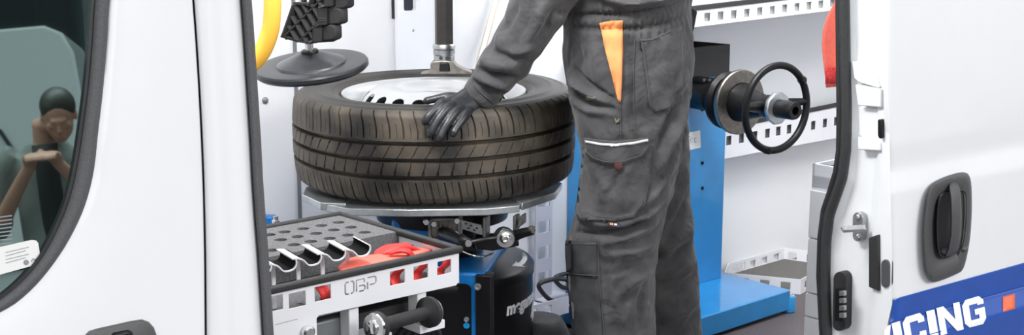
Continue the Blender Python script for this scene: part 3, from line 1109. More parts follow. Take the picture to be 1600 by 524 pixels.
def ring_angle(px, py):
    return min(np.linspace(0, 2 * math.pi, 721), key=lambda t: math.hypot(proj(wc + (a_ * math.cos(t) + b_ * math.sin(t)) * RW)[0] - px, proj(wc + (a_ * math.cos(t) + b_ * math.sin(t)) * RW)[1] - py))


for px_, py_ in ((1262, 158), (1168, 168)):
    t = ring_angle(px_, py_)
    d = a_ * math.cos(t) + b_ * math.sin(t)
    MB().tube([wc + d * 0.030 - ax * 0.03, wc + d * 0.06 - ax * 0.03, wc + d * 0.10 - ax * 0.012, wc + d * (RW - 0.002)], [0.018, 0.018, 0.014, 0.010], 12).obj('spoke', 'plastic', hw, angle=60)
for px_, py_ in ((1253, 126), (1199, 233)):
    t = ring_angle(px_, py_)
    d = a_ * math.cos(t) + b_ * math.sin(t)
    MB().tube([wc + d * (RW - 0.006), wc + d * (RW + 0.006), wc + d * (RW + 0.013)], [0.014, 0.0145, 0.010], 14).obj('rim_knob', 'plastic', hw, angle=60)

# ================================================================== WHEEL: tyre and rim
TCX, TCY, TZ = -0.187, 3.062, 0.823
TILT = Matrix.Rotation(math.radians(1.6), 4, 'X') @ Matrix.Rotation(math.radians(-0.35), 4, 'Y')


def tw(p):
    q = TILT @ Vector(p)
    return Vector((TCX + q.x, TCY + q.y, TZ + q.z))


wheel = empty('car_wheel', (TCX, TCY, TZ - 0.11), 'dusty used van tyre on a silver steel rim lying flat on the changer', 'wheel')
NP, SPP = 68, 18
NS_ = NP * SPP
grooves = [(0.033, 0.0085), (-0.004, 0.0085), (-0.043, 0.009)]
dense = []
for gc, gw in grooves:
    dense += [gc - gw / 2 - 0.0012, gc - gw / 2 + 0.0006, gc, gc + gw / 2 - 0.0006, gc + gw / 2 + 0.0012]
base = list(np.linspace(0.103, -0.103, 58))
base = [h for h in base if all(abs(h - g_[0]) > g_[1] / 2 + 0.0016 for g_ in grooves)]
tread_h = sorted(base + dense, reverse=True)


def tread_r(h):
    t = abs(h) / 0.103
    return 0.3400 - 0.0085 * t ** 2.6 - (0.010 * ((t - 0.86) / 0.14) ** 2 if t > 0.86 else 0)


def tread_ring(h):
    """angles (columns lean along the cuts) and cut depths of one ring round the tread"""
    ingroove = any(abs(h - gc) < gw / 2 for gc, gw in grooves)
    wv, D, fine = 0.03, 0.0, 0.0
    if h > 0.033:
        sh = (h - 0.065) * 4.0 + (h - 0.065) ** 2 * 150
        if 0.043 < h < 0.1012:
            wv, D = 0.055 * float(np.interp(h, [0.043, 0.055, 0.09, 0.10], [0.6, 1, 1, 0.8])), 0.0072
        if 0.046 < h < 0.076:
            fine = 0.0022
    elif h > -0.004:
        s_ = h - 0.016
        sh = 0.2 - s_ * 14 - s_ * abs(s_) * 500
        wv, D = (0.075, 0.0055) if h > 0.022 else (0.026, 0.0034)
    elif h > -0.043:
        s_ = h + 0.022
        sh = 0.6 - s_ * 12 + s_ * abs(s_) * 400
        wv, D = (0.075, 0.0055) if h < -0.030 else (0.026, 0.0034)
    else:
        sh = 0.1 + (h + 0.075) * 6
        if h < -0.054:
            wv, D = float(np.interp(-h, [0.054, 0.075, 0.1], [0.03, 0.055, 0.075])), 0.0065
            fine = 0.0028 if h > -0.088 else 0
    x = np.array([-0.5, -0.475, -0.40, -0.32, -0.25, -0.19, -0.14, -wv - 0.018, -wv, 0.0, wv, wv + 0.018, 0.14, 0.19, 0.25, 0.32, 0.40, 0.475])
    dd = np.where(np.abs(x) <= wv + 1e-6, D, 0.0)
    dd[0] = max(dd[0], fine)
    if ingroove:
        dd[:] = 0.016
    ang = (np.arange(NP)[:, None] + x[None, :] + 0.5 - sh).reshape(-1) * 2 * math.pi / NP
    return ang, np.tile(dd, NP)


side = [(0.214, 0.076), (0.220, 0.088), (0.226, 0.095), (0.232, 0.0985), (0.240, 0.1025), (0.2425, 0.1015), (0.245, 0.1035), (0.255, 0.1065), (0.268, 0.1085), (0.280, 0.1092), (0.2825, 0.1100), (0.286, 0.1100), (0.2885, 0.1085), (0.300, 0.1072), (0.308, 0.1060),
        (0.310, 0.1068), (0.313, 0.1064), (0.3155, 0.1050), (0.3190, 0.1040)]
rings = []
ang_top = tread_ring(0.103)[0]
ang_bot = tread_ring(-0.103)[0]
for r, h in side:
    rings.append((ang_top, np.full(NS_, r), h))
for h in tread_h:
    an_, dd_ = tread_ring(h)
    rings.append((an_, np.full(NS_, tread_r(h)) - dd_, h))
for r, h in side[::-1]:
    rings.append((ang_bot, np.full(NS_, r), -h))
vs, fs = [], []
for an_, rr, h in rings:
    for k in range(NS_):
        vs.append(tw((rr[k] * math.cos(an_[k]), rr[k] * math.sin(an_[k]), h)))
def ring_faces(i0, i1):
    mb = MB()
    mb.v = vs[i0 * NS_:(i1 + 1) * NS_]
    for i in range(i1 - i0):
        for k in range(NS_):
            a0, b0 = i * NS_ + k, i * NS_ + (k + 1) % NS_
            mb.f.append([a0, b0, b0 + NS_, a0 + NS_])
    return mb


ns_ = len(side)
tyre = ring_faces(ns_ - 1, len(rings) - ns_).obj('tyre', 'tyre', wheel, angle=38)
ring_faces(0, ns_ - 1).obj('sidewall', 'sidewall', tyre, angle=38)
ring_faces(len(rings) - ns_, len(rings) - 1).obj('sidewall', 'sidewall', tyre, angle=38)

# rim: lip, barrel, domed disc with twenty vents
NV = 20
prof = [(0.1995, 0.062), (0.2, 0.066), (0.203, 0.078), (0.210, 0.088), (0.2165, 0.0975), (0.2205, 0.0985), (0.222, 0.0965), (0.2215, 0.092), (0.216, 0.084), (0.214, 0.07), (0.2145, 0.062)]
up_ = tw((0, 0, 1)) - tw((0, 0, 0))
rim = MB().lathe(prof, tw((0, 0, 0)), up_, 128, caps=False).obj('rim', 'rim', wheel, angle=60)
MB().lathe([(0.1985, 0.063), (0.1975, 0.0), (0.197, -0.095), (0.2150, -0.098), (0.2146, 0.064)], tw((0, 0, 0)), up_, 96, caps=False).obj('barrel', 'castmetal', wheel, angle=60)  # darker than the rim: dirt and inner shade put into its colour
dprof = [(0.199, 0.050), (0.195, 0.054), (0.190, 0.058), (0.186, 0.063), (0.1825, 0.068), (0.179, 0.073), (0.1755, 0.078), (0.172, 0.083), (0.1685, 0.0875), (0.165, 0.0915), (0.161, 0.0955), (0.157, 0.0985), (0.152, 0.1015), (0.145, 0.105), (0.136, 0.108), (0.125, 0.110), (0.11, 0.111), (0.095, 0.110), (0.085, 0.106), (0.078, 0.099), (0.06, 0.096), (0.045, 0.094), (0.034, 0.092)]
PER = 36
NA = NV * PER
_r = np.array([q_[0] for q_ in dprof])[::-1]
_h = np.array([q_[1] for q_ in dprof])[::-1]
_rr = sorted(set([round(float(x_), 5) for x_ in list(_r) + list(np.linspace(0.150, 0.183, 45))]), reverse=True)
dprof = [(x_, float(np.interp(x_, _r, _h))) for x_ in _rr]
vs, fs = [], []
for r, h in dprof:
    for k in range(NA):
        t = 2 * math.pi * k / NA
        vs.append(tw((r * math.cos(t), r * math.sin(t), h)))
for i in range(len(dprof) - 1):
    for k in range(NA):
        rm = (dprof[i][0] + dprof[i + 1][0]) / 2
        tm = ((k + 0.5) / PER) % 1 - 0.5
        if ((rm - 0.1665) / 0.0135) ** 2 + (tm / 0.31) ** 2 < 1:
            continue
        a0, b0 = i * NA + k, i * NA + (k + 1) % NA
        fs.append([a0, b0, b0 + NA, a0 + NA])
mb = MB()
mb.v, mb.f = vs, fs
mb.obj('wheel_disc', 'rim', wheel, angle=50, solid=0.003)
MB().tube([tw((0.165, -0.11, 0.07)), tw((0.162, -0.108, 0.10)), tw((0.161, -0.107, 0.118))], [0.004, 0.0035, 0.003], 8).obj('valve', 'rubber', wheel)

# ================================================================== TYRE CHANGER
chg = empty('tyre_changer', (TCX, TCY, 0.0), 'blue and black tyre changing machine carrying the wheel', 'machine')
zp = TZ - 0.112                               # underside of the tyre
MFd = 13
MF = Frame((TCX, TCY), -MFd)                  # l to the right, n away from the camera


def clamp(pts, z0, th_, name='clamp_plate'):
    a = [onz(x, y, z0) for x, y in pts]
    return MB().prism(a, (0, 0, -th_)).obj(name, 'plate', chg, bevel=0.002)


zq = zp - 0.024
clamp([(500, 318), (545, 326), (640, 328), (760, 326), (812, 321), (806, 300), (760, 285), (560, 285), (510, 300)], zq + 0.012, 0.0165)
clamp([(472, 304), (500, 317), (540, 318), (560, 300), (540, 282), (478, 292)], zq + 0.016, 0.0165)
clamp([(816, 318), (868, 301), (878, 286), (850, 278), (800, 290), (790, 306)], zq + 0.016, 0.0165)
clamp([(560, 272), (790, 270), (830, 262), (800, 250), (600, 250), (540, 262)], zq + 0.014, 0.011)
# turntable hub and drum
c0 = Vector((TCX + 0.016, TCY, 0))
MB().lathe([(0.10, 0.50), (0.10, 0.60), (0.16, 0.61), (0.17, 0.655), (0.17, zq - 0.001), (0.05, zq - 0.001)], c0, Z, 48).obj('turntable_hub', 'blacksteel', chg)
MB().lathe([(0.230, 0.05), (0.230, 0.10), (0.225, 0.30), (0.222, 0.470), (0.2255, 0.474), (0.2255, 0.492), (0.219, 0.500), (0.14, 0.512), (0.10, 0.515)], c0, Z, 96).obj('drum_cover', 'plastic', chg, angle=50)
# low dome shaped pedal cover at the foot
pc = P(842, 495, 3.10)
MB().lathe([(0.085, -0.30), (0.084, -0.06), (0.070, -0.025), (0.058, -0.005), (0.045, 0.0), (0.001, 0.002)], pc, Z, 40).obj('pedal_cover', 'plastic_grain', chg, angle=60)
# blue housing
bk = Vector((P(757, 428, 2.838).x, 2.838, 0))
zb_ = P(757, 428, 2.838).z
HF = Frame((bk.x, bk.y), -MFd + 4)
mb = MB().box(HF, -0.56, 0.0, 0.0, 0.36, 0.04, zb_)
mb.obj('housing', 'deepblue', chg, bevel=0.006)
# black front panel with rounded corner and bolts, black side flange
def hpn(px, py, n):
    return HF.loc(HF.onn(px, py, n))


r_ = hpn(736, 445, -0.004)
plate(rrect(-0.50, r_[0], 0.10, r_[2], 0.014), [], 0.006, HF.w(0, -0.003, 0), HF.L, Z).obj('front_panel', 'plastic', chg)
f0, f1 = hpn(742.5, 440, -0.004)[0], hpn(762, 440, -0.004)[0]
mb = MB().box(HF, f0, f1 + 0.01, -0.007, 0.03, 0.05, zb_ - 0.002)
mb.obj('drum_flange', 'plastic', chg, bevel=0.004)
for (x, y, rr) in ((746.5, 448.5, 0.0085), (729, 499.5, 0.0065)):
    c = HF.onn(x, y, -0.008)
    mb = MB().lathe([(rr, 0), (rr, 0.003), (rr * 0.8, 0.006), (rr * 0.45, 0.006), (rr * 0.4, 0.003), (0, 0.003)], c, -HF.N, 16)
    mb.obj('bolt', 'plate', chg)
c = HF.onn(729, 509, -0.0075)
MB().lathe([(0.0075, 0), (0.0075, 0.0012), (0, 0.0012)], c, -HF.N, 20).obj('blue_dot', 'blue', chg)
# tall rear column and blue top seen under the plates
mb = MB().box(HF, -0.235, -0.10, 0.06, 0.30, zb_ - 0.01, 0.632)
mb.obj('rear_housing', 'deepblue', chg, bevel=0.01)
MB().box(HF, hpn(385, 345, 0.2)[0], hpn(431, 345, 0.2)[0], 0.18, 0.21, zb_ - 0.1, HF.onn(431, 336, 0.2).z).obj('side_housing', 'deepblue', chg, bevel=0.006)
MB().lathe([(0.010, 0), (0.010, 0.012), (0.007, 0.014), (0.007, 0.022), (0, 0.023)], HF.onn(431, 352, 0.15), Z, 16).obj('grease_nipple', 'chrome', chg)
# gearbox bracket, cylinders, knobs under the turntable
def disc_at(mbx, px, py, Y, r, length, axis, seg=24, prof=None):
    c = P(px, py, Y)
    mbx.lathe(prof or [(r * 0.9, -length), (r, -length + 0.002), (r, -0.003), (r * 0.85, 0)], c, axis, seg)


toc = Vector((0.12, -0.99, 0))
YK = 2.80
mb = MB()
bo = [(669, 346), (676, 342), (716, 341), (719, 346), (719, 374), (712, 378), (672, 377), (669, 372)]
a = [P(x, y, YK) for x, y in bo]
ri = [P(694 + (x - 694) * 0.82, 360 + (y - 360) * 0.76, YK) for x, y in bo]
n = len(bo)
back = [p + Vector((0.004, 0.05, 0)) for p in a]
rin = [p + Vector((0, 0.012, 0)) for p in ri]
mb.loft([back, a, ri, rin])
for t in range(5):
    x = 678 + t * 8
    mb.prism([P(x, 346, YK + 0.002), P(x + 2, 346, YK + 0.002), P(694 + (x - 694) * 0.3 + 2, 374, YK + 0.002), P(694 + (x - 694) * 0.3, 374, YK + 0.002)], (0, 0.012, 0))
mb.obj('gearbox', 'castmetal', chg, bevel=0.002)
for x, y in ((678, 351), (714, 346), (666, 348)):
    mb = MB()
    disc_at(mb, x, y, YK - 0.012, 0.007, 0.012, toc, 16)
    mb.obj('gearbox_bolt', 'chrome', chg)
mb = MB().tube([P(694, 366, YK), P(712, 373, YK - 0.05), P(724, 378, YK - 0.08)], [0.018, 0.016, 0.014], 20)
mb.obj('cylinder', 'blacksteel', chg)
mb = MB()
disc_at(mb, 732, 381, YK - 0.09, 0.0085, 0.02, toc, 20)
mb.obj('cylinder_cap', 'chrome', chg)
MB().tube([P(737, 379, YK - 0.085), P(760, 374, YK - 0.085), P(775, 372, YK - 0.07)], [0.006, 0.0055, 0.006], 12).obj('push_rod', 'blacksteel', chg)
mb = MB()
disc_at(mb, 790, 374, YK - 0.075, 0.0195, 0.016, Vector((0.05, -1, 0.05)), 40, [(0.012, -0.04), (0.0195, -0.012), (0.0205, -0.010), (0.0205, -0.002), (0.019, 0), (0.008, 0.0005), (0.006, 0.002), (0.004, 0.001), (0, 0.001)])
mb.obj('release_knob', 'chrome', chg)
MB().lathe([(0.021, -0.04), (0.024, -0.02), (0.0225, -0.012)], P(788, 374, YK - 0.07), Vector((0.05, -1, 0.05)), 30).obj('knob_collar', 'blacksteel', chg)
MB().tube([P(800, 370, YK), P(818, 364, YK - 0.02), P(832, 361, YK - 0.03)], [0.013, 0.011, 0.0095], 16).obj('cylinder', 'blacksteel', chg)
mb = MB()
disc_at(mb, 832, 360, YK - 0.035, 0.0095, 0.012, Vector((0.3, -1, 0)), 6)
mb.obj('cylinder_cap', 'castmetal', chg)
mb = MB()
mb.prism([P(x, y, YK + 0.02) for x, y in ((720, 344), (752, 352), (754, 368), (722, 358))], (0.0, 0.004, 0))
mb.obj('perforated_link', 'steel', chg)
mb = MB()
for x, y in ((728, 350), (736, 353), (745, 357), (732, 357), (741, 360)):
    mb.prism([P(x - 2, y - 1.5, YK + 0.0192), P(x + 2, y - 1, YK + 0.0192), P(x + 2, y + 1.6, YK + 0.0192), P(x - 2, y + 1, YK + 0.0192)], (0, 0.001, 0))
mb.obj('link_holes', 'gap', chg)
for bp in (((754, 340), (759, 340), (759, 372), (754, 372)), ((801, 338), (806, 338), (806, 362), (801, 362)), ((813, 337), (816, 337), (816, 352), (808, 358), (808, 352))):
    MB().prism([P(x, y, YK + 0.01) for x, y in bp], (0.01, 0.03, 0)).obj('bearing_bracket', 'castmetal', chg, bevel=0.002)
MB().prism([P(x, y, YK + 0.005) for x, y in ((742, 374), (806, 370), (812, 385), (770, 393), (744, 390))], (0.0, 0.05, 0)).obj('cross_block', 'blacksteel', chg, bevel=0.004)
MB().prism([P(x, y, YK + 0.03) for x, y in ((664, 378), (742, 384), (746, 394), (700, 392), (666, 388))], (0.0, 0.05, 0)).obj('cross_block', 'blacksteel', chg, bevel=0.004)
MB().tube(catmull([P(718, 391, YK - 0.03), P(738, 399, YK - 0.05), P(756, 401, YK - 0.04), P(770, 396, YK - 0.01)], 6), 0.0022, 8).obj('air_line', 'chrome', chg)

# arrow and name on the drum (wrapped on its surface)
def cyl_pt(px, py, off=0.0012):
    d = ray(px, py)
    # march to the drum surface
    prof_ = [(0.30, 0.225), (0.470, 0.222), (0.474, 0.2255), (0.492, 0.2255), (0.500, 0.219), (0.512, 0.14), (0.515, 0.10)]
    t0 = 2.5 / d.y
    for k in range(1200):
        t = t0 + k * 0.0005
        p = CAM + d * t
        r = math.hypot(p.x - c0.x, p.y - c0.y)
        if r < interp(prof_, p.z) + off:
            return p
    return p


def drape(loops, surf, name, material, parent, step=2.0, thick=0.0006, holes=()):
    mb = MB()
    for lp in loops:
        fine = []
        for i in range(len(lp)):
            a, b = Vector((*lp[i], 0)), Vector((*lp[(i + 1) % len(lp)], 0))
            k = max(1, int((b - a).length / step))
            for j in range(k):
                fine.append(a + (b - a) * (j / k))
        pts2 = [Vector((p.x, p.y)) for p in fine]
        n = len(pts2)
        xs, ys_ = [p.x for p in pts2], [p.y for p in pts2]
        y = min(ys_) + step * 0.5
        inner = []
        def inside(q):
            c_ = False
            for i in range(n):
                a, b = pts2[i], pts2[i - 1]
                if (a.y > q[1]) != (b.y > q[1]) and q[0] < (b.x - a.x) * (q[1] - a.y) / (b.y - a.y) + a.x:
                    c_ = not c_
            return c_
        def clear(q):
            return min((q[0] - p.x) ** 2 + (q[1] - p.y) ** 2 for p in pts2) > (step * 0.45) ** 2
        while y < max(ys_):
            x = min(xs) + step * 0.5
            while x < max(xs):
                if inside((x, y)) and clear((x, y)):
                    inner.append(Vector((x, y)))
                x += step
            y += step
        res = geometry.delaunay_2d_cdt(pts2 + inner, [(i, (i + 1) % n) for i in range(n)], [], 0, 1e-4)
        vv, ff = res[0], res[2]
        good = []
        for f in ff:
            c_ = sum((vv[i] for i in f), Vector((0, 0))) / len(f)
            if inside((c_.x, c_.y)):
                good.append(list(f))
        mb.add([surf(v.x, v.y) for v in vv], good)
    return mb.obj(name, material, parent, angle=80, solid=thick, offset=0)


arrow = [(801, 414), (814, 407), (812.5, 411.5), (817, 409), (819.5, 404), (819, 398), (816, 394), (825, 394.5), (826, 401), (824, 409), (819, 415), (818.5, 418)]
arrow = [(800, 416), (808, 406.5), (809, 410.5), (815, 406.5), (817, 401), (815, 394.5), (820.5, 394.5), (824.5, 400), (823.5, 408), (818, 414), (812, 416), (819.5, 417)]
arrow = [(800, 416), (807.5, 408.5), (808, 411.5), (813, 409), (816, 404), (815.5, 399), (814.5, 394.5), (819.5, 395), (823.5, 400), (823.8, 406), (820, 412), (815, 415), (821, 417.3)]
drape([arrow], cyl_pt, 'arrow_mark', 'white_vinyl', chg, 2.0)


def wrap_text(txt, size, bold, px0, py0, name, shear=0.12, sx=1.0):
    """letters wrapped round the upright drum"""
    p0 = cyl_pt(px0, py0, 0.0)
    f0 = math.atan2(p0.y - c0.y, p0.x - c0.x)
    R_ = math.hypot(p0.x - c0.x, p0.y - c0.y) + 0.0008
    fn = lambda u, v, w: Vector((c0.x + (R_ + w) * math.cos(f0 + u / R_), c0.y + (R_ + w) * math.sin(f0 + u / R_), p0.z + v))
    return text_mb(txt, size, 0.001, fn, bold, sx, shear).obj(name, 'white_vinyl', chg, angle=40)


wrap_text('megamount', 0.043, 0.0016, 791, 493.5, 'drum_name', 0.10, 0.98)
wrap_text('403', 0.058, 0.002, 829, 504, 'drum_number', 0.10, 0.9)

# mount post, collar and foot over the far edge of the rim
YM = 3.20
pm = P(694, 72, YM)
rr = 0.0235
mb = MB().lathe([(rr, 0.0), (rr, 0.55)], pm, Z, 6)
mast = mb.obj('mount_post', 'mast', chg, angle=20)
pc_ = P(694, 93, YM)
prof = [(0.022, -0.006), (0.026, -0.004), (0.026, 0.010), (0.024, 0.012), (0.0275, 0.014), (0.0275, 0.024), (0.0245, 0.026), (0.0285, 0.028), (0.0285, 0.036), (0.026, 0.039)]
MB().lathe(prof, pc_, Z, 32).obj('post_collar', 'steel', chg)
mb = MB()
for dx in (-5, 4.5):
    disc_at(mb, 694 + dx, 91, YM - 0.0255, 0.0052, 0.004, Vector((dx * 0.02, -1, 0)), 14)
mb.obj('collar_holes', 'gap', chg)
mb = MB()
zf = P(694, 115, YM).z
foot = [(668, 113), (672, 111), (672.5, 100), (676, 96), (688, 95), (700, 95), (708, 97), (713, 103), (722, 108), (735, 113), (737, 116), (656, 116)]
mb.prism([P(x, y, YM - 0.03) for x, y in foot], (0, 0.055, 0))
mb.obj('mount_head', 'castmetal', chg, bevel=0.005, seg=3)
mb = MB()
mb.prism([P(x, y, YM - 0.034) for x, y in ((687, 100), (688, 98), (700, 98), (702, 101), (704, 112), (686, 112))], (0, 0.01, 0))
mb.obj('mount_head_key', 'blacksteel', chg, bevel=0.003)
MB().box(Frame((pm.x, pm.y), 0), -0.03, 0.03, -0.03, 0.36, pm.z + 0.50, pm.z + 0.57).obj('mount_arm', 'mast', chg, bevel=0.004)

# bead pressing roller: disc, cone, spindle and stepped black block
YD = 2.55
dc = P(487, 103, YD)
dax = Vector((-0.075, -0.165, 1)).normalized()
press = MB().lathe([(0.09, -0.012), (0.108, -0.011), (0.1135, -0.006), (0.1135, 0.001), (0.111, 0.0045), (0.105, 0.0055), (0.07, 0.0045), (0.069, 0.006)], dc, dax, 96).obj('press_disc', 'disc', chg, angle=35)
MB().lathe([(0.0705, 0.004), (0.0685, 0.008), (0.021, 0.0275), (0.018, 0.028)], dc, dax, 64).obj('press_cone', 'cone', press, angle=35)
top = dc + dax * 0.0265
MB().lathe([(0.0165, -0.003), (0.0180, -0.001), (0.0180, 0.003), (0.0165, 0.006), (0.012, 0.0065)], top, dax, 32).obj('spindle_collar', 'plastic', press)
MB().lathe([(0.0088, 0.006), (0.0088, 0.14)], top, dax, 20).obj('spindle', 'chrome', press)
YB = 2.50
blk = [(438, 58), (441, 50), (455.5, 8), (458, 6.5), (479, 8.5), (482, 3), (487, -12), (500, -60), (530, -160), (560, -160), (548, -60), (528, -24), (507, -24), (507, 10), (497.5, 13), (497.5, 39), (488, 44), (488, 65), (481, 68.5), (462, 65.5)]
zv = [P(x, y, YB) for x, y in blk]
ev = VAN.L * 0.062
stepb = MB().prism([p + VAN.L * 0.012 for p in zv], ev - VAN.L * 0.012).obj('stepped_block', 'plastic', chg, bevel=0.002)
mb = MB()
# rim wall of the hollow face and its diagonal lattice
n = len(zv)
cen = sum(zv, Vector()) / n
for i in range(n):
    a, b = zv[i], zv[(i + 1) % n]
    t_ = (b - a)
    if t_.length < 0.004:
        continue
    inw = VAN.L.cross(t_).normalized() * 0.004
    if inw.dot(cen - a) < 0:
        inw = -inw
    mb.prism([a, b, b + inw, a + inw], VAN.L * 0.02)
poly2 = [(x, y) for x, y in blk]


def in_poly(x, y, poly):
    c_ = False
    for i in range(len(poly)):
        a, b = poly[i], poly[i - 1]
        if (a[1] > y) != (b[1] > y) and x < (b[0] - a[0]) * (y - a[1]) / (b[1] - a[1]) + a[0]:
            c_ = not c_
    return c_


def lattice(dx, dy, k0, k1, stepk):
    ln = math.hypot(dx, dy)
    dx, dy = dx / ln, dy / ln
    for k in range(k0, k1):
        ox, oy = 470 - dy * k * stepk, 30 + dx * k * stepk
        run = None
        for s_ in range(-260, 261, 2):
            x, y = ox + dx * s_, oy + dy * s_
            ok = in_poly(x, y, poly2)
            if ok and run is None:
                run = (x, y)
            if (not ok or s_ == 260) and run is not None:
                a, b = P(*run, YB), P(x, y, YB)
                if (b - a).length > 0.01:
                    w_ = Vector((-(b - a).z, 0, (b - a).x)).normalized() * 0.0011
                    mb.prism([a - w_, b - w_, b + w_, a + w_], VAN.L * 0.016)
                run = None


lattice(1, 1.75, -9, 9, 12)
lattice(1, -1.0, -12, 10, 22)
mb.obj('block_lattice', 'plastic_grain', stepb)
mb = MB()
for poly in ([(489, 45), (491, 40), (519, 38), (522, 42), (522.5, 59), (519, 62.5), (492, 66), (488.5, 63)],
             [(498, 16), (500, 12), (529, 15 - 3), (531.5, 15), (532, 34), (529, 37.5), (501, 41), (498, 38)],
             [(507, -30), (510, -34), (538, -37), (541, -33), (541.5, 9), (538, 13), (511, 17), (507.5, 14)]):
    mb.prism([P(x, y, YB + 0.018) for x, y in poly], VAN.L * 0.02)
mb.obj('block_steps', 'plastic_grain', stepb, bevel=0.003)

# ================================================================== YELLOW HOSE, WHITE BAR, RED STRAP
YH = 2.25
hp_ = catmull([P(432, -420, YH + 0.2), P(430, -250, YH + 0.1), P(427, -120, YH), P(426, -20, YH), P(425, 25, YH), P(421, 52, YH), P(411, 78, YH), P(398, 95, YH), P(380, 108, YH), P(350, 118, YH), P(300, 122, YH), P(240, 116, YH)], 8)
tag(MB().tube(hp_, 0.0155, 20).obj('air_hose', 'yellow', angle=60), 'thick yellow curved hose hanging beside the black disc', 'hose')

wb0, wb1 = VAN.onn(740, 130, NW - 0.05), VAN.onn(790, -60, NW - 0.02)
d_ = (wb1 - wb0).normalized()
w0 = wb0 - d_ * 0.62
wb = empty('white_bar', w0, 'slim white flat bar leaning on the wall behind the forearm', 'bar')
sv = VAN.L * 0.011
MB().prism([w0 - sv, w0 + sv, w0 + sv + VAN.N * 0.006, w0 - sv + VAN.N * 0.006], d_ * 1.6).obj('flat_bar', 'wallstrip', wb, bevel=0.001)
cm = mat('cream_edge', (0.72, 0.62, 0.50), 0.5)
M['cream'] = cm
M['dry_paint'] = mat('dried_paint', (0.26, 0.23, 0.18), 0.8, var=0.4, vscale=150)
for sg in (-1, 1):
    q = w0 + sv * sg - VAN.N * 0.002
    MB().prism([q, q + VAN.L * 0.003, q + VAN.L * 0.003 + VAN.N * 0.003, q + VAN.N * 0.003], d_ * 1.6).obj('edge_trim', 'cream', wb)

YS = 2.75
stp = empty('hanging_strap', P(1300, 138, YS), 'red webbing strap hanging above the handwheel by the door seal', 'strap')
rows = []
for (xl, xr, y, dy) in ((1325, 1350, -90, 0.03), (1318, 1346, -60, 0.02), (1310, 1340, -20, 0.0), (1303, 1332, 5, -0.008), (1292, 1326, 25, -0.012), (1285.5, 1320, 48, -0.010), (1284, 1318, 70, -0.004), (1286, 1317, 95, 0.0), (1289, 1316, 120, 0.003), (1290.5, 1315, 137, 0.004)):
    rows.append([P(xl + (xr - xl) * t, y - 3 * t, YS + dy + 0.004 * math.sin(t * 3)) for t in np.linspace(0, 1, 8)])
MB().grid(rows).obj('webbing', 'coral', stp, solid=0.003, angle=60)
MB().grid([[P(x, y, YS - 0.004) for x in (1289.5, 1300, 1314)] for y in (106, 118, 131)]).obj('stitched_end', 'stitch', stp, solid=0.002, offset=0)

# ================================================================== TOOL TRAY in the foreground
R0 = P(716, 385, 2.0)
TF = Frame((R0.x, R0.y), 42)
zr = R0.z
tray = empty('tool_tray', TF.w(-0.24, 0.16, 0.0), 'white perforated tool tray with black edging in the foreground', 'tray')
LT, NT = -0.50, 0.335
hgt = 0.066
zf0 = zr - hgt


def tf_l(px, py, n=0.0):
    l, _, z = TF.loc(TF.onn(px, py, n))
    return l, z


hl = []
for (x, y) in ((391, 479), (428, 474.5), (464, 468.5), (503.8, 458), (620.5, 433.5), (657, 425.5), (693.5, 418)):
    l, z = tf_l(x, y)
    sx_ = 0.0145
    hl.append(rect(l - sx_, l + sx_, z - 0.0115, z + 0.0115))
la, za = tf_l(539, 457)
lb_, zb2 = tf_l(587, 446)
wl = (lb_ - la) / 3.6
hl += obp(la, za - 0.004, 0.0185, wl, 0.0030)
# lower left the face runs down into a bracket panel
lx, zx = tf_l(494, 502)
zl0 = zf0
zbr = tf_l(494, 494)[1]
ol = [(LT, zf0 - 0.30), (lx, zf0 - 0.30), (lx, zbr), (lx + 0.004, zbr + 0.005), (0.0, zf0), (0.0, zr - 0.004), (LT, zr - 0.004)]
zend = tf_l(716, 447)[1]
zmid = tf_l(560, 480)[1]
ol = [(LT, zf0 - 0.30), (lx, zf0 - 0.30), (lx, zbr - 0.004), (lx + 0.004, zbr)] + [(-0.006, zend + 0.002), (-0.0, zend + 0.008), (0.0, zr - 0.004), (LT, zr - 0.004)]
sl, sz = tf_l(429, 508)
sl2, sz2 = tf_l(464, 499)
hl.append([(sl, sz - 0.001), (sl2, sz2 - 0.001), (sl2, sz2 + 0.0006), (sl, sz + 0.0006)])
plate(ol, hl, 0.0022, TF.w(0, 0.0, 0), TF.L, Z).obj('front_panel', 'tray', tray, bevel=0)
# right end, back and left panels
hn_ = [rect(0.03 + 0.043 * k, 0.055 + 0.043 * k, zr - 0.045, zr - 0.020) for k in range(7)]
plate(rect(0, NT, zend + 0.004, zr - 0.004), hn_, 0.0022, TF.w(0, 0, 0), TF.N, Z).obj('end_panel', 'tray', tray)
plate(rect(LT, 0, zend + 0.004, zr - 0.004), [], 0.0022, TF.w(0, NT, 0), TF.L, Z).obj('back_panel', 'tray', tray)
plate(rect(0, NT, zend + 0.004, zr - 0.004), [], 0.0022, TF.w(LT, 0, 0), TF.N, Z).obj('end_panel', 'tray', tray)
MB().box(TF, LT, 0, 0, NT, zend + 0.004, zend + 0.006).obj('base_panel', 'foam', tray)
# black edging round the rim
rt = 0.0065
mb = MB()
zt0, zt1 = zr - 0.0108, zr
mb.box(TF, LT, rt, -rt, rt, zt0, zt1)
mb.box(TF, LT, rt, NT - rt, NT + rt, zt0, zt1)
mb.box(TF, -rt, rt, rt, NT - rt, zt0, zt1)
mb.box(TF, LT - rt, LT + rt, -rt, NT + rt, zt0, zt1)
mb.obj('edging', 'edge', tray, bevel=0.0035, seg=3)
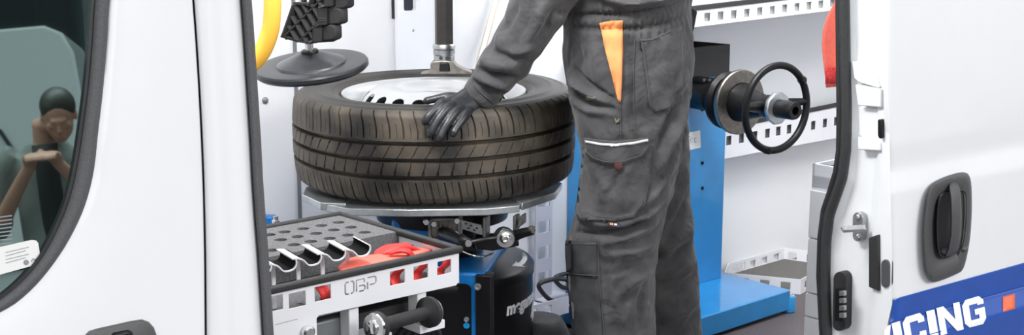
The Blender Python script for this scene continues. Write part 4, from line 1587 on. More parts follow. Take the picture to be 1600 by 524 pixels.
# supports under the tray and the roller bracket
zu = zend
for (px, py) in ((544, 488), (650, 462)):
    l, z = tf_l(px, py, 0.02)
    MB().box(TF, l - 0.009, l + 0.009, 0.004, 0.03, zu - 0.045, zu + 0.004).obj('support_post', 'tray', tray, bevel=0.002)
l, z = tf_l(556, 505, 0.02)
MB().box(TF, l - 0.022, l + 0.045, -0.012, 0.035, zu - 0.052, zu - 0.044).obj('support_flange', 'tray', tray, bevel=0.001)
MB().box(TF, l + 0.10, l + 0.15, -0.012, 0.035, zu - 0.06, zu - 0.046).obj('support_flange', 'tray', tray, bevel=0.001)
MB().box(TF, lx + 0.002, l - 0.005, 0.03, 0.20, zu - 0.060, zu - 0.016).obj('runner_channel', 'greysteel', tray, bevel=0.003)
MB().box(TF, l + 0.0, l + 0.16, 0.05, 0.2, zu - 0.075, zu - 0.025).obj('runner_channel', 'edge', tray, bevel=0.003)
for (px, py, rr) in ((537, 505, 0.004), (480, 519, 0.010)):
    c = TF.onn(px, py, -0.004 if px < 500 else 0.028)
    MB().lathe([(rr, 0), (rr, 0.006), (rr * 0.7, 0.009), (0, 0.009)], c, -TF.N, 16).obj('runner_screw', 'chrome', tray)
MB().box(TF, LT, -0.04, 0.002, NT, 0.0, 0.05).obj('cabinet_plinth', 'edge', tray, bevel=0.003)
MB().box(TF, -0.30, -0.02, 0.24, 0.32, 0.05, zu - 0.02).obj('cabinet_side', 'edge', tray, bevel=0.003)
MB().box(TF, LT + 0.02, -0.28, 0.02, 0.32, 0.05, zu - 0.08).obj('cabinet_body', 'edge', tray, bevel=0.003)
# roller: black spool between chrome ended flanges
ra, rb2 = P(592, 510, 1.84), P(668, 489, 1.93)
rax = (rb2 - ra).normalized()
ln = (rb2 - ra).length
rol = MB().lathe([(0.006, -0.012), (0.0205, -0.010), (0.0225, -0.006), (0.0225, 0.0), (0.018, 0.003), (0.0105, 0.006), (0.0105, ln - 0.008), (0.018, ln - 0.003), (0.0245, ln), (0.0245, ln + 0.008), (0.021, ln + 0.012), (0.006, ln + 0.012)], ra, rax, 40).obj('roller', 'plastic_grain', tray)
mb = MB().lathe([(0.0, -0.018), (0.008, -0.018), (0.011, -0.016), (0.012, -0.0135), (0.0205, -0.0125), (0.0215, -0.009), (0.012, -0.008)], ra, rax, 40)
mb.obj('roller_flange', 'chrome', rol)
MB().lathe([(0.012, ln + 0.011), (0.0215, ln + 0.011), (0.0215, ln + 0.013), (0.010, ln + 0.016), (0.0, ln + 0.017)], ra, rax, 40).obj('roller_flange', 'steel', rol)
MB().tube([ra - rax * 0.012 , ra + rax * (ln + 0.015)], 0.006, 12).obj('roller_axle', 'chrome', rol)
mb = MB()
for k in range(4):
    mb.tube(catmull([P(612 + 14 * k, 540, 1.98), P(625 + 12 * k, 521, 1.98), P(640 + 10 * k, 512 - k, 1.98), P(655 + 9 * k, 512, 1.98), P(668 + 8 * k, 540, 2.0)], 5), 0.004, 8)
mb.obj('cable_bundle', 'rubber', tray)

# foam block with round sockets
zf_t = zr - 0.004
fb0 = TF.loc(onz(418, 404, zf_t))
fb1 = TF.loc(onz(623, 361, zf_t))
nfr = (fb0[1] + fb1[1]) / 2
sock = []
for x, y in ((85, 190), (180, 172), (297, 152), (412, 132), (520, 112), (155, 222), (262, 202), (378, 182), (490, 160), (598, 143), (100, 288), (238, 253), (345, 232), (463, 213), (578, 192), (685, 175)):
    p = TF.loc(onz(400 + x / 4.033, 320 + y / 4.033, zf_t))
    sock.append((p[0], p[1]))
for (l_, n_) in list(sock[:1]) + [sock[5], sock[10]]:
    for k in (1, 2, 3):
        sock.append((l_ - 0.058 * k, n_))
foam_l1 = fb1[0]
hol = [circ(l_, n_, 0.0105, 24) for l_, n_ in sock if LT + 0.03 < l_ < foam_l1 - 0.012 and nfr + 0.012 < n_ < NT - 0.018]
fh = 0.045
foam = plate(rect(LT + 0.008, foam_l1, nfr, NT - 0.009), hol, fh, TF.w(0, 0, zf_t - fh / 2), TF.L, TF.N)
foam = foam.obj('foam_block', 'foam', angle=40)
tag(foam, 'grey foam block with rows of round holes in the tool tray', 'foam block')
MB().box(TF, LT + 0.008, foam_l1, nfr, NT - 0.009, zf_t - fh - 0.003, zf_t - fh - 0.0005).obj('foam_backing', 'rubber', foam)

# curved cradles: a row of white J shaped channels lined in black
def cradle(px, py, label):
    """px,py = lowest point of the bowl at the front end"""
    nfront = 0.038
    base = TF.onn(px, py, nfront)
    bl_, _, bz = TF.loc(base)
    e = empty('curved_cradle', TF.w(bl_, nfront + 0.03, zend + 0.006), label, 'cradle', 'curved cradles in the tool tray')
    prof = [(-0.0390, 0.0160), (-0.030, 0.0150), (-0.0215, 0.0120), (-0.0165, 0.0075), (-0.013, 0.0035), (-0.008, 0.0008), (0.0, 0.0), (0.007, 0.0015), (0.0115, 0.0055), (0.0135, 0.011), (0.0125, 0.0165)]
    pv = catmull([(x, z, 0) for x, z in prof], 4)
    dep = 0.044
    ext = TF.N * dep + Z * 0.006
    ol_ = [Vector((p.x, p.y, 0)) for p in pv]
    off = []
    for i, p in enumerate(ol_):
        d = ol_[min(i + 1, len(ol_) - 1)] - ol_[max(i - 1, 0)]
        d.normalize()
        off.append(p + Vector((-d.y, d.x, 0)) * 0.0020)
    ring = ol_ + off[::-1]
    MB().prism([TF.w(bl_ + p.x, nfront, bz + p.y) for p in ring], ext).obj('channel', 'cradle', e, angle=50)
    s_ = [i for i in range(len(off)) if off[i].x > -0.025]
    off2 = []
    for i in s_:
        d = off[min(i + 1, len(off) - 1)] - off[max(i - 1, 0)]
        d.normalize()
        off2.append(off[i] + Vector((-d.y, d.x, 0)) * 0.0008)
    ring = [off[i] for i in s_] + off2[::-1]
    MB().prism([TF.w(bl_ + p.x, nfront + 0.002, bz + p.y) for p in ring], ext * 0.94).obj('lining', 'lining', e, angle=50)
    mb = MB().box(TF, bl_ - 0.010, bl_ - 0.004, nfront + 0.034, nfront + 0.037, zend + 0.0065, bz + 0.001)
    mb.obj('stand', 'cradle', e)


for (px, py, lab) in ((413, 431, 'curved white cradle with black lining half hidden at the door pillar'),
                      (453, 425, 'curved white cradle with black lining, second from the door pillar'),
                      (492, 415.5, 'curved white cradle with black lining in the middle of its row'),
                      (530, 408, 'curved white cradle with black lining, next to the end one by the red straps'),
                      (569, 401.5, 'curved white cradle with black lining at the red strap end of its row')):
    cradle(px, py, lab)


# red straps lying in the tray
def ribbon(pts, width_vecs, name, material, label, thick=0.003):
    rows = []
    for p, w_ in zip(pts, width_vecs):
        rows.append([p + w_ * t for t in (-1, -0.33, 0.33, 1)])
    o = MB().grid(rows).obj(name, material, angle=60, solid=thick, offset=0)
    return tag(o, label, 'strap', 'red straps in the tool tray')


def tp(px, py, dz):
    return onz(px, py, zr + dz)


def strap_px(edge_a, edge_b, dz, name, material, label):
    """two pixel edges, heights per point -> smooth folded band"""
    A_ = catmull([tp(x, y, d) for (x, y), d in zip(edge_a, dz)], 5)
    B2 = catmull([tp(x, y, d) for (x, y), d in zip(edge_b, dz)], 5)
    rows = [[a + (b - a) * t for t in (0, 0.33, 0.66, 1)] for a, b in zip(A_, B2)]
    o = MB().grid(rows).obj(name, material, angle=60, solid=0.0035, offset=0)
    return tag(o, label, 'strap', 'red straps in the tool tray')


strap_px([(527, 419), (545, 406), (566, 401), (600, 398), (630, 393), (655, 388)], [(531, 424), (560, 417), (590, 413), (620, 406), (650, 399), (676, 391)], [-0.014, -0.012, -0.011, -0.010, -0.012, -0.02],
         'red_strap', 'coral', 'pale red strap lying flat along the front edge of the tool tray')
strap_px([(583, 402), (588, 392), (604, 384), (622, 382), (636, 381), (645, 387)], [(592, 402), (603, 398), (618, 392), (630, 388), (642, 388), (660, 393)], [-0.014, -0.008, -0.003, -0.002, -0.006, -0.018],
         'red_strap', 'red', 'bright red strap folded in a loop beside the grey foam block')
strap_px([(604, 396), (622, 390), (640, 391), (648, 402)], [(610, 398), (624, 394), (636, 396), (640, 404)], [-0.004, 0.0005, -0.001, -0.012],
         'red_strap', 'red', 'narrow red strap loop arching over the other straps in the tray')
# strap ends seen through the square holes
for k, (x, y, mt, lab) in enumerate(((505, 452, 'red', 'red strap end seen through the hole beside the cut-out letters'),
                                     (621, 436, 'red', 'red strap end seen through the third square hole from the tray corner'),
                                     (657, 427, 'red', 'red strap end seen through the second square hole from the tray corner'),
                                     (694, 419, 'red', 'red strap end seen through the square hole nearest the tray corner'))):
    c = TF.onn(x, y, 0.016)
    cl_, _, cz = TF.loc(c)
    rows = []
    for t in np.linspace(-1, 1, 9):
        zz = cz + 0.016 * t
        rows.append([TF.w(cl_ + 0.010 * t * (0.6 if k else -0.4) + u * 0.009, 0.018 + 0.006 * math.sin(3 * t + k), max(zz, zend + 0.008)) for u in (-1, 0, 1)])
    o = MB().grid(rows).obj('red_strap', mt, angle=60, solid=0.003, offset=0)
    tag(o, lab, 'strap', 'red straps in the tool tray')

# ================================================================== low rack behind the machine, near the worker's knee
l_r, n_r, _ = VAN.loc(onz(845, 497, 0))
rk = empty('wall_rack', VAN.w(2.0, 1.5, 0), 'low perforated white rack with hanging black belts between machine and worker', 'rack')
A = VAN.onn(838, 503, 1.40)
Bq = VAN.onn(888, 491, 1.40)
RF = Frame((A.x, A.y), 42)
ln = Vector((Bq.x - A.x, Bq.y - A.y, 0)).length
plate(rect(-0.12, ln, 0, 0.055), [rect(-0.09 + 0.062 * k, -0.06 + 0.062 * k, 0.014, 0.042) for k in range(int((ln + 0.09) / 0.062))], 0.003, A, RF.L, Z).obj('front_panel', 'rack', rk)
MB().box(RF, -0.12, ln, 0.0, 0.168, A.z + 0.004, A.z + 0.008).obj('base_panel', 'rack', rk)
u0 = RF.loc(RF.onn(836, 420, 0.14))[0]
u1 = RF.loc(RF.onn(862, 420, 0.14))[0]
plate(rect(u0, u1, A.z, A.z + 0.42), [rect(u0 + 0.012, u1 - 0.012, A.z + 0.06 + 0.085 * k, A.z + 0.10 + 0.085 * k) for k in range(4)], 0.003, RF.w(0, 0.14, 0), RF.L, Z).obj('upright', 'rack', rk)
zq_ = RF.onn(870, 445, 0.10).z
MB().prism([RF.w(u0, 0.02, zq_ - 0.05), RF.w(u1 + 0.05, 0.02, zq_ - 0.05), RF.w(u1 + 0.05, 0.17, zq_ - 0.05), RF.w(u0, 0.17, zq_ - 0.05)], (0, 0, 0.004)).obj('rack_shelf', 'rack', rk)
for k, lab in enumerate(('black rubber belt loop hanging on the rack, front one', 'black rubber belt loop hanging on the rack, behind the other')):
    yy = 2.0
    pts = [(843, 444), (848, 458), (862, 470), (880, 474), (893, 468), (898, 455), (890, 440), (870, 436)] if k == 0 else [(868, 434), (874, 446), (886, 451), (900, 446), (906, 436), (890, 428)]
    cc = catmull([RF.onn(x, y, 0.03 + 0.05 * k) for x, y in pts], 6, True)
    o = MB().tube(cc, 0.0075, 10, ring=True).obj('rubber_belt', 'rubber', angle=60)
    tag(o, lab, 'belt', 'black belts on the rack')

# ================================================================== PERSON at the wheel
def ring_h(xl, xr, y, Y, ry, n=28, pw=2.3):
    a, b = P(xl, y, Y), P(xr, y, Y)
    cx, zz = (a.x + b.x) / 2, (a.z + b.z) / 2
    hw_ = (b.x - a.x) / 2
    pts = []
    for k in range(n):
        t = 2 * math.pi * k / n
        c_, s_ = math.cos(t), math.sin(t)
        pts.append(Vector((cx + hw_ * math.copysign(abs(c_) ** (2 / pw), c_), Y + ry * math.copysign(abs(s_) ** (2 / pw), s_), zz)))
    return pts


def leg(tab, Y0, shrink=1.0, cut=None):
    rings = []
    for (y, xl, xr, ry, dy) in tab:
        if cut and y > cut:
            continue
        cx = (xl + xr) / 2
        rings.append(ring_h(cx + (xl - cx) * shrink, cx + (xr - cx) * shrink, y, Y0 + dy, ry * shrink))
    return rings


YN, YF, YT = 2.80, 2.99, 2.87
near = [(70, 884, 1076, 0.10, 0.03), (100, 882, 1079, 0.105, 0.02), (150, 889, 1073, 0.11, 0.01), (200, 899, 1066, 0.11, 0), (250, 908, 1060, 0.105, 0), (300, 905, 1050, 0.10, 0), (345, 895, 1037, 0.095, 0), (380, 885, 1029, 0.092, 0), (425, 887, 1026, 0.086, 0), (475, 892, 1024, 0.084, 0), (524, 898, 1023, 0.082, 0), (590, 903, 1018, 0.08, 0), (660, 906, 1010, 0.075, 0), (716, 906, 1012, 0.078, 0)]
far = [(70, 900, 1072, 0.10, -0.03), (150, 905, 1070, 0.10, 0), (240, 950, 1079, 0.10, 0), (294, 950, 1078, 0.095, 0), (354, 960, 1080, 0.09, 0), (419, 975, 1089, 0.085, 0), (468, 980, 1094, 0.082, 0), (524, 984, 1097, 0.08, 0), (590, 990, 1092, 0.078, 0), (660, 994, 1086, 0.076, 0)]
tor = [(215, 905, 1064, 0.15, 0), (150, 890, 1074, 0.18, 0), (100, 881, 1081, 0.185, 0), (60, 878, 1082, 0.18, 0), (32, 877, 1078, 0.172, 0), (12, 875, 1076, 0.175, 0), (-30, 866, 1082, 0.185, 0), (-100, 842, 1085, 0.20, 0), (-180, 828, 1068, 0.215, 0), (-235, 838, 1020, 0.17, 0), (-262, 865, 970, 0.09, 0)]
sleeve = [(747.5, 153, 28, 2.795), (756, 141, 28, 2.79), (765, 129, 30, 2.787), (776, 113, 36, 2.782), (788, 97, 40, 2.775), (803, 75, 40, 2.765), (819, 50, 41, 2.755), (842, 10, 46, 2.745), (880, -60, 52, 2.74), (918, -130, 56, 2.74), (942, -178, 58, 2.75), (950, -200, 50, 2.78)]


def sleeve_tube(tab, k=1.0):
    pts = catmull([P(x, y, Y) for x, y, r, Y in tab], 3)
    rad = []
    for i in range(len(pts)):
        t = i / 3
        j = min(int(t), len(tab) - 2)
        f_ = t - j
        rad.append(((tab[j][2] * (1 - f_) + tab[j + 1][2] * f_) / FPX) * 2.78 * k)
    return pts, rad


# far arm reaches forward above the frame and holds the post
farm = [P(950, -180, 3.07), P(900, -150, 3.12), P(840, -110, 3.16), P(770, -95, 3.18), P(722, -98, 3.20)]
head_c = P(842, -372, 2.90)


def body_mb(k):
    mb = MB()
    kl = k if k == 1 else 0.68
    mb.loft(leg(near, YN, kl))
    mb.loft(leg(far, YF, kl))
    mb.loft(leg(tor, YT, k if k == 1 else 0.8)[::-1])
    pts, rad = sleeve_tube(sleeve[(0 if k == 1 else 2):], k if k == 1 else 0.62)
    mb.tube(pts, rad, 20)
    mb.tube(catmull(farm, 4), [r_ * k for r_ in np.interp(np.linspace(0, 1, 17), [0, 0.5, 1], [0.075, 0.058, 0.042])], 18)
    return mb


# --- skin body: one continuous figure under the clothes (head, neck, trunk, arms, legs)
def head_parts(mb, c, yaw, pitch, s=1.0):
    R = Matrix.Rotation(yaw, 3, 'Z') @ Matrix.Rotation(pitch, 3, 'Y')     # face along local -X

    def q(x, y, z):
        return c + R @ (Vector((x, y, z)) * s)

    def e(x, y, z, a, b, d):
        mb.ell(q(x, y, z), (a * s, b * s, d * s), 18, 12, R)
    e(0.012, 0, 0.030, 0.098, 0.076, 0.092)
    e(-0.022, 0, -0.030, 0.068, 0.062, 0.082)
    e(-0.050, 0, -0.080, 0.036, 0.036, 0.028)
    e(-0.088, 0, 0.020, 0.014, 0.040, 0.012)
    mb.tube([q(-0.088, 0, 0.012), q(-0.102, 0, -0.012), q(-0.110, 0, -0.028), q(-0.092, 0, -0.036)], [0.008 * s, 0.010 * s, 0.013 * s, 0.009 * s], 10)
    e(-0.086, 0, -0.056, 0.010, 0.024, 0.006)
    e(-0.084, 0, -0.066, 0.010, 0.020, 0.007)
    for sg in (-1, 1):
        e(-0.068, 0.036 * sg, -0.012, 0.018, 0.020, 0.016)
        e(0.010, 0.077 * sg, -0.006, 0.018, 0.008, 0.031)
    return R, q


skinmb = body_mb(0.86)
hr, hq = head_parts(skinmb, head_c, 0.15, -0.45)
skinmb.tube([P(915, -235, 2.90), P(888, -290, 2.90), head_c + Vector((0.02, 0, -0.04))], [0.068, 0.058, 0.056], 18)
wr = P(735, 150, 2.79)
skinmb.tube([P(780, 112, 2.785), P(752, 150, 2.795), P(735, 156, 2.785), P(716, 165, 2.755)], [0.025, 0.020, 0.013, 0.007], 14)
skinmb.tube([farm[-1], farm[-1] + Vector((-0.05, 0, -0.01))], [0.03, 0.03], 14)
person = link('person', blob(skinmb, 0.008, 6), 'skin')
finish(person.data, 80)
tag(person, 'person in charcoal work overalls and black gloves leaning over the wheel', 'person')
# hair and eyes
hb = MB()
hb.ell(hq(0.022, 0, 0.048), (0.098, 0.081, 0.088), 20, 14, hr)
link('hair', blob(hb, 0.007, 3), 'hair', person)
for sg in (-1, 1):
    MB().ell(hq(-0.079, 0.033 * sg, 0.0), (0.010, 0.012, 0.010), 12, 8).obj('eye', 'label', person)
# --- boots
for tab, Y0, zfl in ((near, YN, 0.0), (far, YF, 0.0)):
    y, xl, xr, ry, dy = tab[-1]
    a, b = P(xl, y, Y0), P(xr, y, Y0)
    cx = (a.x + b.x) / 2 + 0.01
    mb = MB()
    mb.tube([Vector((cx, Y0, 0.16)), Vector((cx, Y0, 0.09)), Vector((cx - 0.01, Y0, 0.05))], [0.056, 0.054, 0.05], 18)
    mb.tube([Vector((cx + 0.05, Y0, 0.045)), Vector((cx - 0.04, Y0, 0.05)), Vector((cx - 0.14, Y0, 0.042)), Vector((cx - 0.20, Y0, 0.036))], [0.043, 0.048, 0.048, 0.034], 18, flat=(Z, 0.9))
    mb.prism([Vector((cx + 0.085, Y0 - 0.04, 0.002)), Vector((cx + 0.085, Y0 + 0.04, 0.002)), Vector((cx - 0.18, Y0 + 0.05, 0.002)), Vector((cx - 0.235, Y0 + 0.02, 0.002)), Vector((cx - 0.235, Y0 - 0.02, 0.002)), Vector((cx - 0.18, Y0 - 0.05, 0.002))], (0, 0, 0.022))
    me = blob(mb, 0.007, 4)
    b_o = link('boot', me, 'boot', person)
    finish(me, 70)

# --- overalls: one continuous garment with sculpted folds
def fold_field(co, nr, folds):
    """push the cloth out (amp>0) or in along pixel-space polylines where it faces the street"""
    q = co - np.array(CAM)
    f = q[:, 1] * cp - q[:, 2] * sp
    u = q[:, 1] * sp + q[:, 2] * cp
    px = 800 + FPX * q[:, 0] / f
    py = 262 - FPX * u / f
    facing = np.clip(-(nr * (q / np.linalg.norm(q, axis=1)[:, None])).sum(1), 0, 1)
    disp = np.zeros(len(co))
    for pts, amp, wd in folds:
        best = np.full(len(co), 1e9)
        tapr = np.zeros(len(co))
        tot = sum(math.hypot(pts[i + 1][0] - pts[i][0], pts[i + 1][1] - pts[i][1]) for i in range(len(pts) - 1))
        run = 0
        for i in range(len(pts) - 1):
            ax_, ay = pts[i]
            bx, by = pts[i + 1]
            dx, dy = bx - ax_, by - ay
            L2 = dx * dx + dy * dy
            t = np.clip(((px - ax_) * dx + (py - ay) * dy) / L2, 0, 1)
            d2 = (px - ax_ - t * dx) ** 2 + (py - ay - t * dy) ** 2
            s_ = (run + t * math.sqrt(L2)) / tot
            upd = d2 < best
            best = np.where(upd, d2, best)
            tapr = np.where(upd, np.sin(np.pi * np.clip(s_ * 0.9 + 0.05, 0, 1)) ** 0.6, tapr)
            run += math.sqrt(L2)
        disp += 2.3 * amp * np.exp(-best / (wd * wd)) * tapr
    return disp * np.clip(facing * 1.6, 0, 1)


F = []
# elastic waist: gathers
for k in range(26):
    x = 878 + k * 7.9 + random.uniform(-1.5, 1.5)
    F.append(([(x - 1, 10 + random.uniform(-4, 3)), (x + 1, 34), (x + random.uniform(-3, 3), 52 + random.uniform(0, 26))], 0.0040 if 935 < x < 1050 else 0.0016, 2.6))
F.append(([(875, 22), (930, 24), (985, 22), (1040, 12), (1078, 2)], -0.006, 4))
F.append(([(878, 40), (940, 46), (1000, 44), (1050, 34), (1080, 24)], -0.006, 4))
F.append(([(930, -10), (980, 2), (1030, -4), (1070, -16)], 0.014, 9))
# hip and thigh
F += [([(884, 110), (905, 135), (940, 150)], 0.006, 6), ([(888, 130), (915, 158), (965, 172)], -0.007, 5), ([(893, 150), (920, 172), (955, 178)], 0.006, 6),
      ([(1075, 110), (1050, 150), (1035, 200)], 0.008, 7), ([(1060, 140), (1042, 190), (1030, 240)], -0.008, 5), ([(1072, 160), (1050, 210), (1030, 265)], 0.010, 7),
      ([(1062, 215), (1045, 260), (1025, 300)], -0.008, 5), ([(1058, 240), (1035, 290), (1000, 330)], 0.010, 7), ([(1050, 270), (1030, 310), (990, 340)], -0.007, 5),
      ([(1045, 300), (1010, 335), (960, 352)], 0.010, 7), ([(1038, 325), (1000, 352), (950, 366)], -0.008, 5), ([(1030, 345), (990, 366), (945, 380)], 0.009, 7),
      ([(905, 330), (935, 350), (985, 352)], 0.006, 6), ([(890, 362), (930, 366), (960, 362)], -0.006, 4),
      ([(1028, 380), (990, 392), (950, 400)], 0.007, 7), ([(1025, 400), (985, 414), (955, 430)], -0.006, 5), ([(1020, 425), (990, 440), (960, 470)], 0.006, 7), ([(1010, 440), (1000, 480), (1000, 520)], -0.006, 6),
      ([(960, 400), (955, 450), (965, 500)], 0.005, 7), ([(985, 470), (975, 500), (980, 540)], 0.005, 6),
      ([(968, 60), (966, 130), (968, 210)], 0.004, 4), ([(985, 70), (990, 120), (985, 190)], -0.004, 5),
      ([(925, 60), (930, 100), (935, 140)], 0.004, 7), ([(900, 60), (905, 100), (900, 130)], -0.004, 7), ([(975, 160), (980, 210), (990, 240)], 0.005, 6)]
F += [([(890, 104), (920, 130), (948, 150), (968, 161)], -0.007, 4), ([(893, 118), (920, 146), (950, 166)], 0.006, 7), ([(1066, 100), (1052, 140), (1044, 190)], -0.005, 4), ([(930, 262), (945, 290), (940, 325)], 0.004, 5), ([(985, 258), (972, 290), (978, 330)], 0.004, 5), ([(965, 268), (958, 300)], -0.004, 4)]
# far leg
F += [([(1078, 250), (1065, 300), (1050, 340)], 0.008, 7), ([(1075, 300), (1060, 340), (1040, 370)], -0.008, 6), ([(1085, 345), (1060, 372), (1035, 392)], 0.010, 8), ([(1088, 375), (1062, 398), (1036, 412)], -0.009, 6),
      ([(1090, 400), (1065, 425), (1035, 436)], 0.009, 8), ([(1092, 430), (1065, 452), (1038, 462)], -0.008, 6), ([(1094, 460), (1070, 485), (1040, 498)], 0.007, 8), ([(1094, 490), (1075, 512), (1045, 524)], -0.006, 6)]
# sleeve
F += [([(753, 92), (775, 102), (800, 106)], 0.006, 9), ([(746, 108), (770, 116), (806, 124)], -0.007, 5), ([(742, 118), (765, 125), (795, 138)], 0.006, 6), ([(738, 126), (760, 138), (788, 146)], -0.005, 4),
      ([(762, 66), (776, 84), (800, 92), (818, 92)], -0.005, 6), ([(838, 70), (815, 82), (790, 84)], 0.005, 8), ([(775, 44), (778, 62), (772, 80)], 0.005, 8),
      ([(850, 5), (838, 42), (818, 72)], 0.006, 9), ([(868, 10), (855, 40), (838, 66)], -0.005, 7), ([(812, -10), (800, 25), (786, 50)], -0.004, 8)]

cme = blob(body_mb(1.0), 0.0052, 9)
co = np.empty(len(cme.vertices) * 3)
cme.vertices.foreach_get('co', co)
co = co.reshape(-1, 3)
finish(cme, 80)
nr = np.empty(len(cme.vertices) * 3)
cme.vertices.foreach_get('normal', nr)
nr = nr.reshape(-1, 3)
dsp = fold_field(co, nr, F)
wr_ = np.array([noise.noise(Vector((p[0] * 9, p[1] * 9, p[2] * 7))) * 0.007 + noise.noise(Vector((p[0] * 22 + p[2] * 14 + 5, p[1] * 22, p[2] * 15 - p[0] * 8))) * 0.0050 + noise.noise(Vector((p[0] * 48 - p[2] * 22, p[1] * 40, p[2] * 40))) * 0.0020 for p in co])
co = co + nr * (dsp + wr_)[:, None]
cme.vertices.foreach_set('co', co.reshape(-1))
cme.update()
coverall = link('overalls', cme, 'cloth', person)
finish(cme, 80)
bvh = BVHTree.FromPolygons([v.co.copy() for v in cme.vertices], [tuple(p.vertices) for p in cme.polygons])


def on_cloth(off):
    last = [2.75]

    def fn(px, py):
        d = ray(px, py).normalized()
        hit, n_, i_, dist = bvh.ray_cast(CAM, d)
        if hit is None or dist > 3.4:
            return CAM + d * last[0]
        last[0] = dist
        return hit - d * off
    return fn


def sew(px_pts, name, mat_, r=0.0012, off=0.001, dash=False):
    surf = on_cloth(off)
    pts = []
    for i in range(len(px_pts) - 1):
        a, b = Vector((*px_pts[i], 0)), Vector((*px_pts[i + 1], 0))
        k = max(2, int((b - a).length / 3))
        for j in range(k):
            q = a + (b - a) * (j / k)
            pts.append(surf(q.x, q.y))
    pts.append(surf(*px_pts[-1]))
    mb = MB().tube(pts, r, 6)
    return mb.obj(name, mat_, coverall, angle=80)


drape([[(937, 36), (955, 33), (973, 32), (973, 80), (970, 159), (966, 160), (956, 118), (946, 80)]], on_cloth(0.0035), 'pocket_insert', 'orange_cloth', coverall, 5, 0.002)
pocket = drape([[(1001, 62), (1020, 60), (1050, 46), (1064, 40), (1066, 70), (1068, 110), (1066, 158), (1040, 172), (1023, 176), (1015, 166), (1010, 120)]], on_cloth(0.003), 'hip_pocket', 'cloth', coverall, 5, 0.004)
cargo = drape([[(914, 232), (1018, 226), (1014, 280), (1008, 320), (990, 340), (960, 346), (906, 344), (902, 330), (908, 280)]], on_cloth(0.006), 'cargo_pocket', 'cloth', coverall, 5, 0.008)
flap = drape([[(913, 216), (960, 221), (1013, 216), (1018, 228), (1004, 246), (975, 256), (960, 258), (942, 256), (925, 250), (916, 240)]], on_cloth(0.013), 'pocket_flap', 'cloth', coverall, 4, 0.004)
drape([[(914, 219.5), (940, 224), (962, 225), (990, 222), (1012, 217.5), (1013, 221), (990, 225.8), (962, 228.8), (940, 227.8), (915, 223.3)]], on_cloth(0.0165), 'reflective_strip', 'reflective', coverall, 3, 0.0015)
drape([[(960, 255), (972, 254), (973, 262), (966, 268), (960, 262)]], on_cloth(0.016), 'pull_tab', 'tab_red', coverall, 3, 0.0015)
drape([[(884, 376), (905, 378), (932, 378), (934, 400), (936, 430), (938, 470), (942, 524), (946, 600), (903, 600), (897, 524), (890, 470), (886, 425), (884, 400)]], on_cloth(0.003), 'knee_patch', 'cloth_dark', coverall, 6, 0.003)
drape([[(885, 378), (932, 379), (933, 434), (888, 430)]], on_cloth(0.0055), 'knee_pocket', 'cloth_dark', coverall, 5, 0.003)
tg = drape([[(950, 347), (968, 349), (968, 357), (950, 355)]], on_cloth(0.003), 'cloth_tag', 'gap', coverall, 3, 0.0015)
drape([[(953, 348.8), (958, 349.3), (958, 352), (953, 351.5)]], on_cloth(0.0042), 'tag_mark', 'orange_cloth', coverall, 2, 0.0008)
drape([[(959.5, 349.6), (964, 350), (964, 352.6), (959.5, 352.2)]], on_cloth(0.0042), 'tag_mark', 'reflective', coverall, 2, 0.0008)
drape([[(999, 62), (1003, 62), (1004, 78), (1000, 78)]], on_cloth(0.003), 'zip_pull', 'rubber', coverall, 3, 0.002)
sew([(1004, 66), (1012, 120), (1018, 164), (1025, 173), (1042, 168), (1064, 156)], 'stitch_line', 'stitching', 0.0009, 0.006)
sew([(1002, 64), (1020, 62), (1050, 48), (1064, 42)], 'stitch_line', 'stitching', 0.0009, 0.006)
sew([(976, 40), (974, 110), (969, 165), (970, 215)], 'stitch_line', 'stitching', 0.0009, 0.0022)
sew([(992, 60), (990, 120), (992, 216)], 'stitch_line', 'stitching', 0.0008, 0.0022)
sew([(912, 330), (930, 338), (960, 341), (990, 336), (1004, 318), (1010, 280)], 'stitch_line', 'stitching', 0.0009, 0.0115)
sew([(917, 238), (926, 247), (944, 253), (960, 254), (975, 252), (1002, 243), (1014, 228)], 'stitch_line', 'stitching', 0.0009, 0.0165)
sew([(934, 378), (936, 430), (940, 480), (944, 524)], 'stitch_line', 'stitching', 0.0010, 0.004)
sew([(886, 427), (910, 430), (934, 431)], 'stitch_line', 'stitching', 0.0009, 0.008)
sew([(886, 381), (910, 382), (933, 382)], 'stitch_line', 'stitching', 0.0009, 0.008)
sew([(735, 128), (748, 143), (772, 162)], 'stitch_line', 'stitching', 0.0009, 0.002)
for pts_ in ([(917, 151), (925, 153), (931, 151), (928, 156), (921, 158), (914, 155)], [(960, 183), (964, 189), (968, 184), (967, 191), (962, 193)]):
    drape([pts_], on_cloth(0.0035), 'paint_mark', 'dry_paint', coverall, 2, 0.0008)
# dark jacket tail behind the hip
tail = [(1070, 10), (1084, 13), (1090, 18), (1086, 40), (1080, 62), (1076, 70), (1070, 60)]
MB().prism([P(x, y, 3.0) for x, y in tail], (0, 0.03, 0)).obj('jacket_tail', 'cloth_dark', coverall, bevel=0.004)

# --- gloves
def finger(mb, pts, r0, r1, tab=None):
    pp = catmull([P(x, y, Y) for x, y, Y in pts], 5)
    n = len(pp)
    rad = [r0 + (r1 - r0) * i / (n - 1) for i in range(n)]
    rad[-1] *= 0.62
    rad = [rad[i] * (1.0 + 0.07 * math.sin(i / (n - 1) * math.pi * 2.6)) for i in range(n)]
    mb.tube(pp, rad, 14)
    mb.ell(pp[-1] - (pp[-1] - pp[-2]).normalized() * r1 * 0.15, (r1 * 0.88,) * 3, 14, 10)
    mb.ell(pp[0], (r0,) * 3, 14, 10)


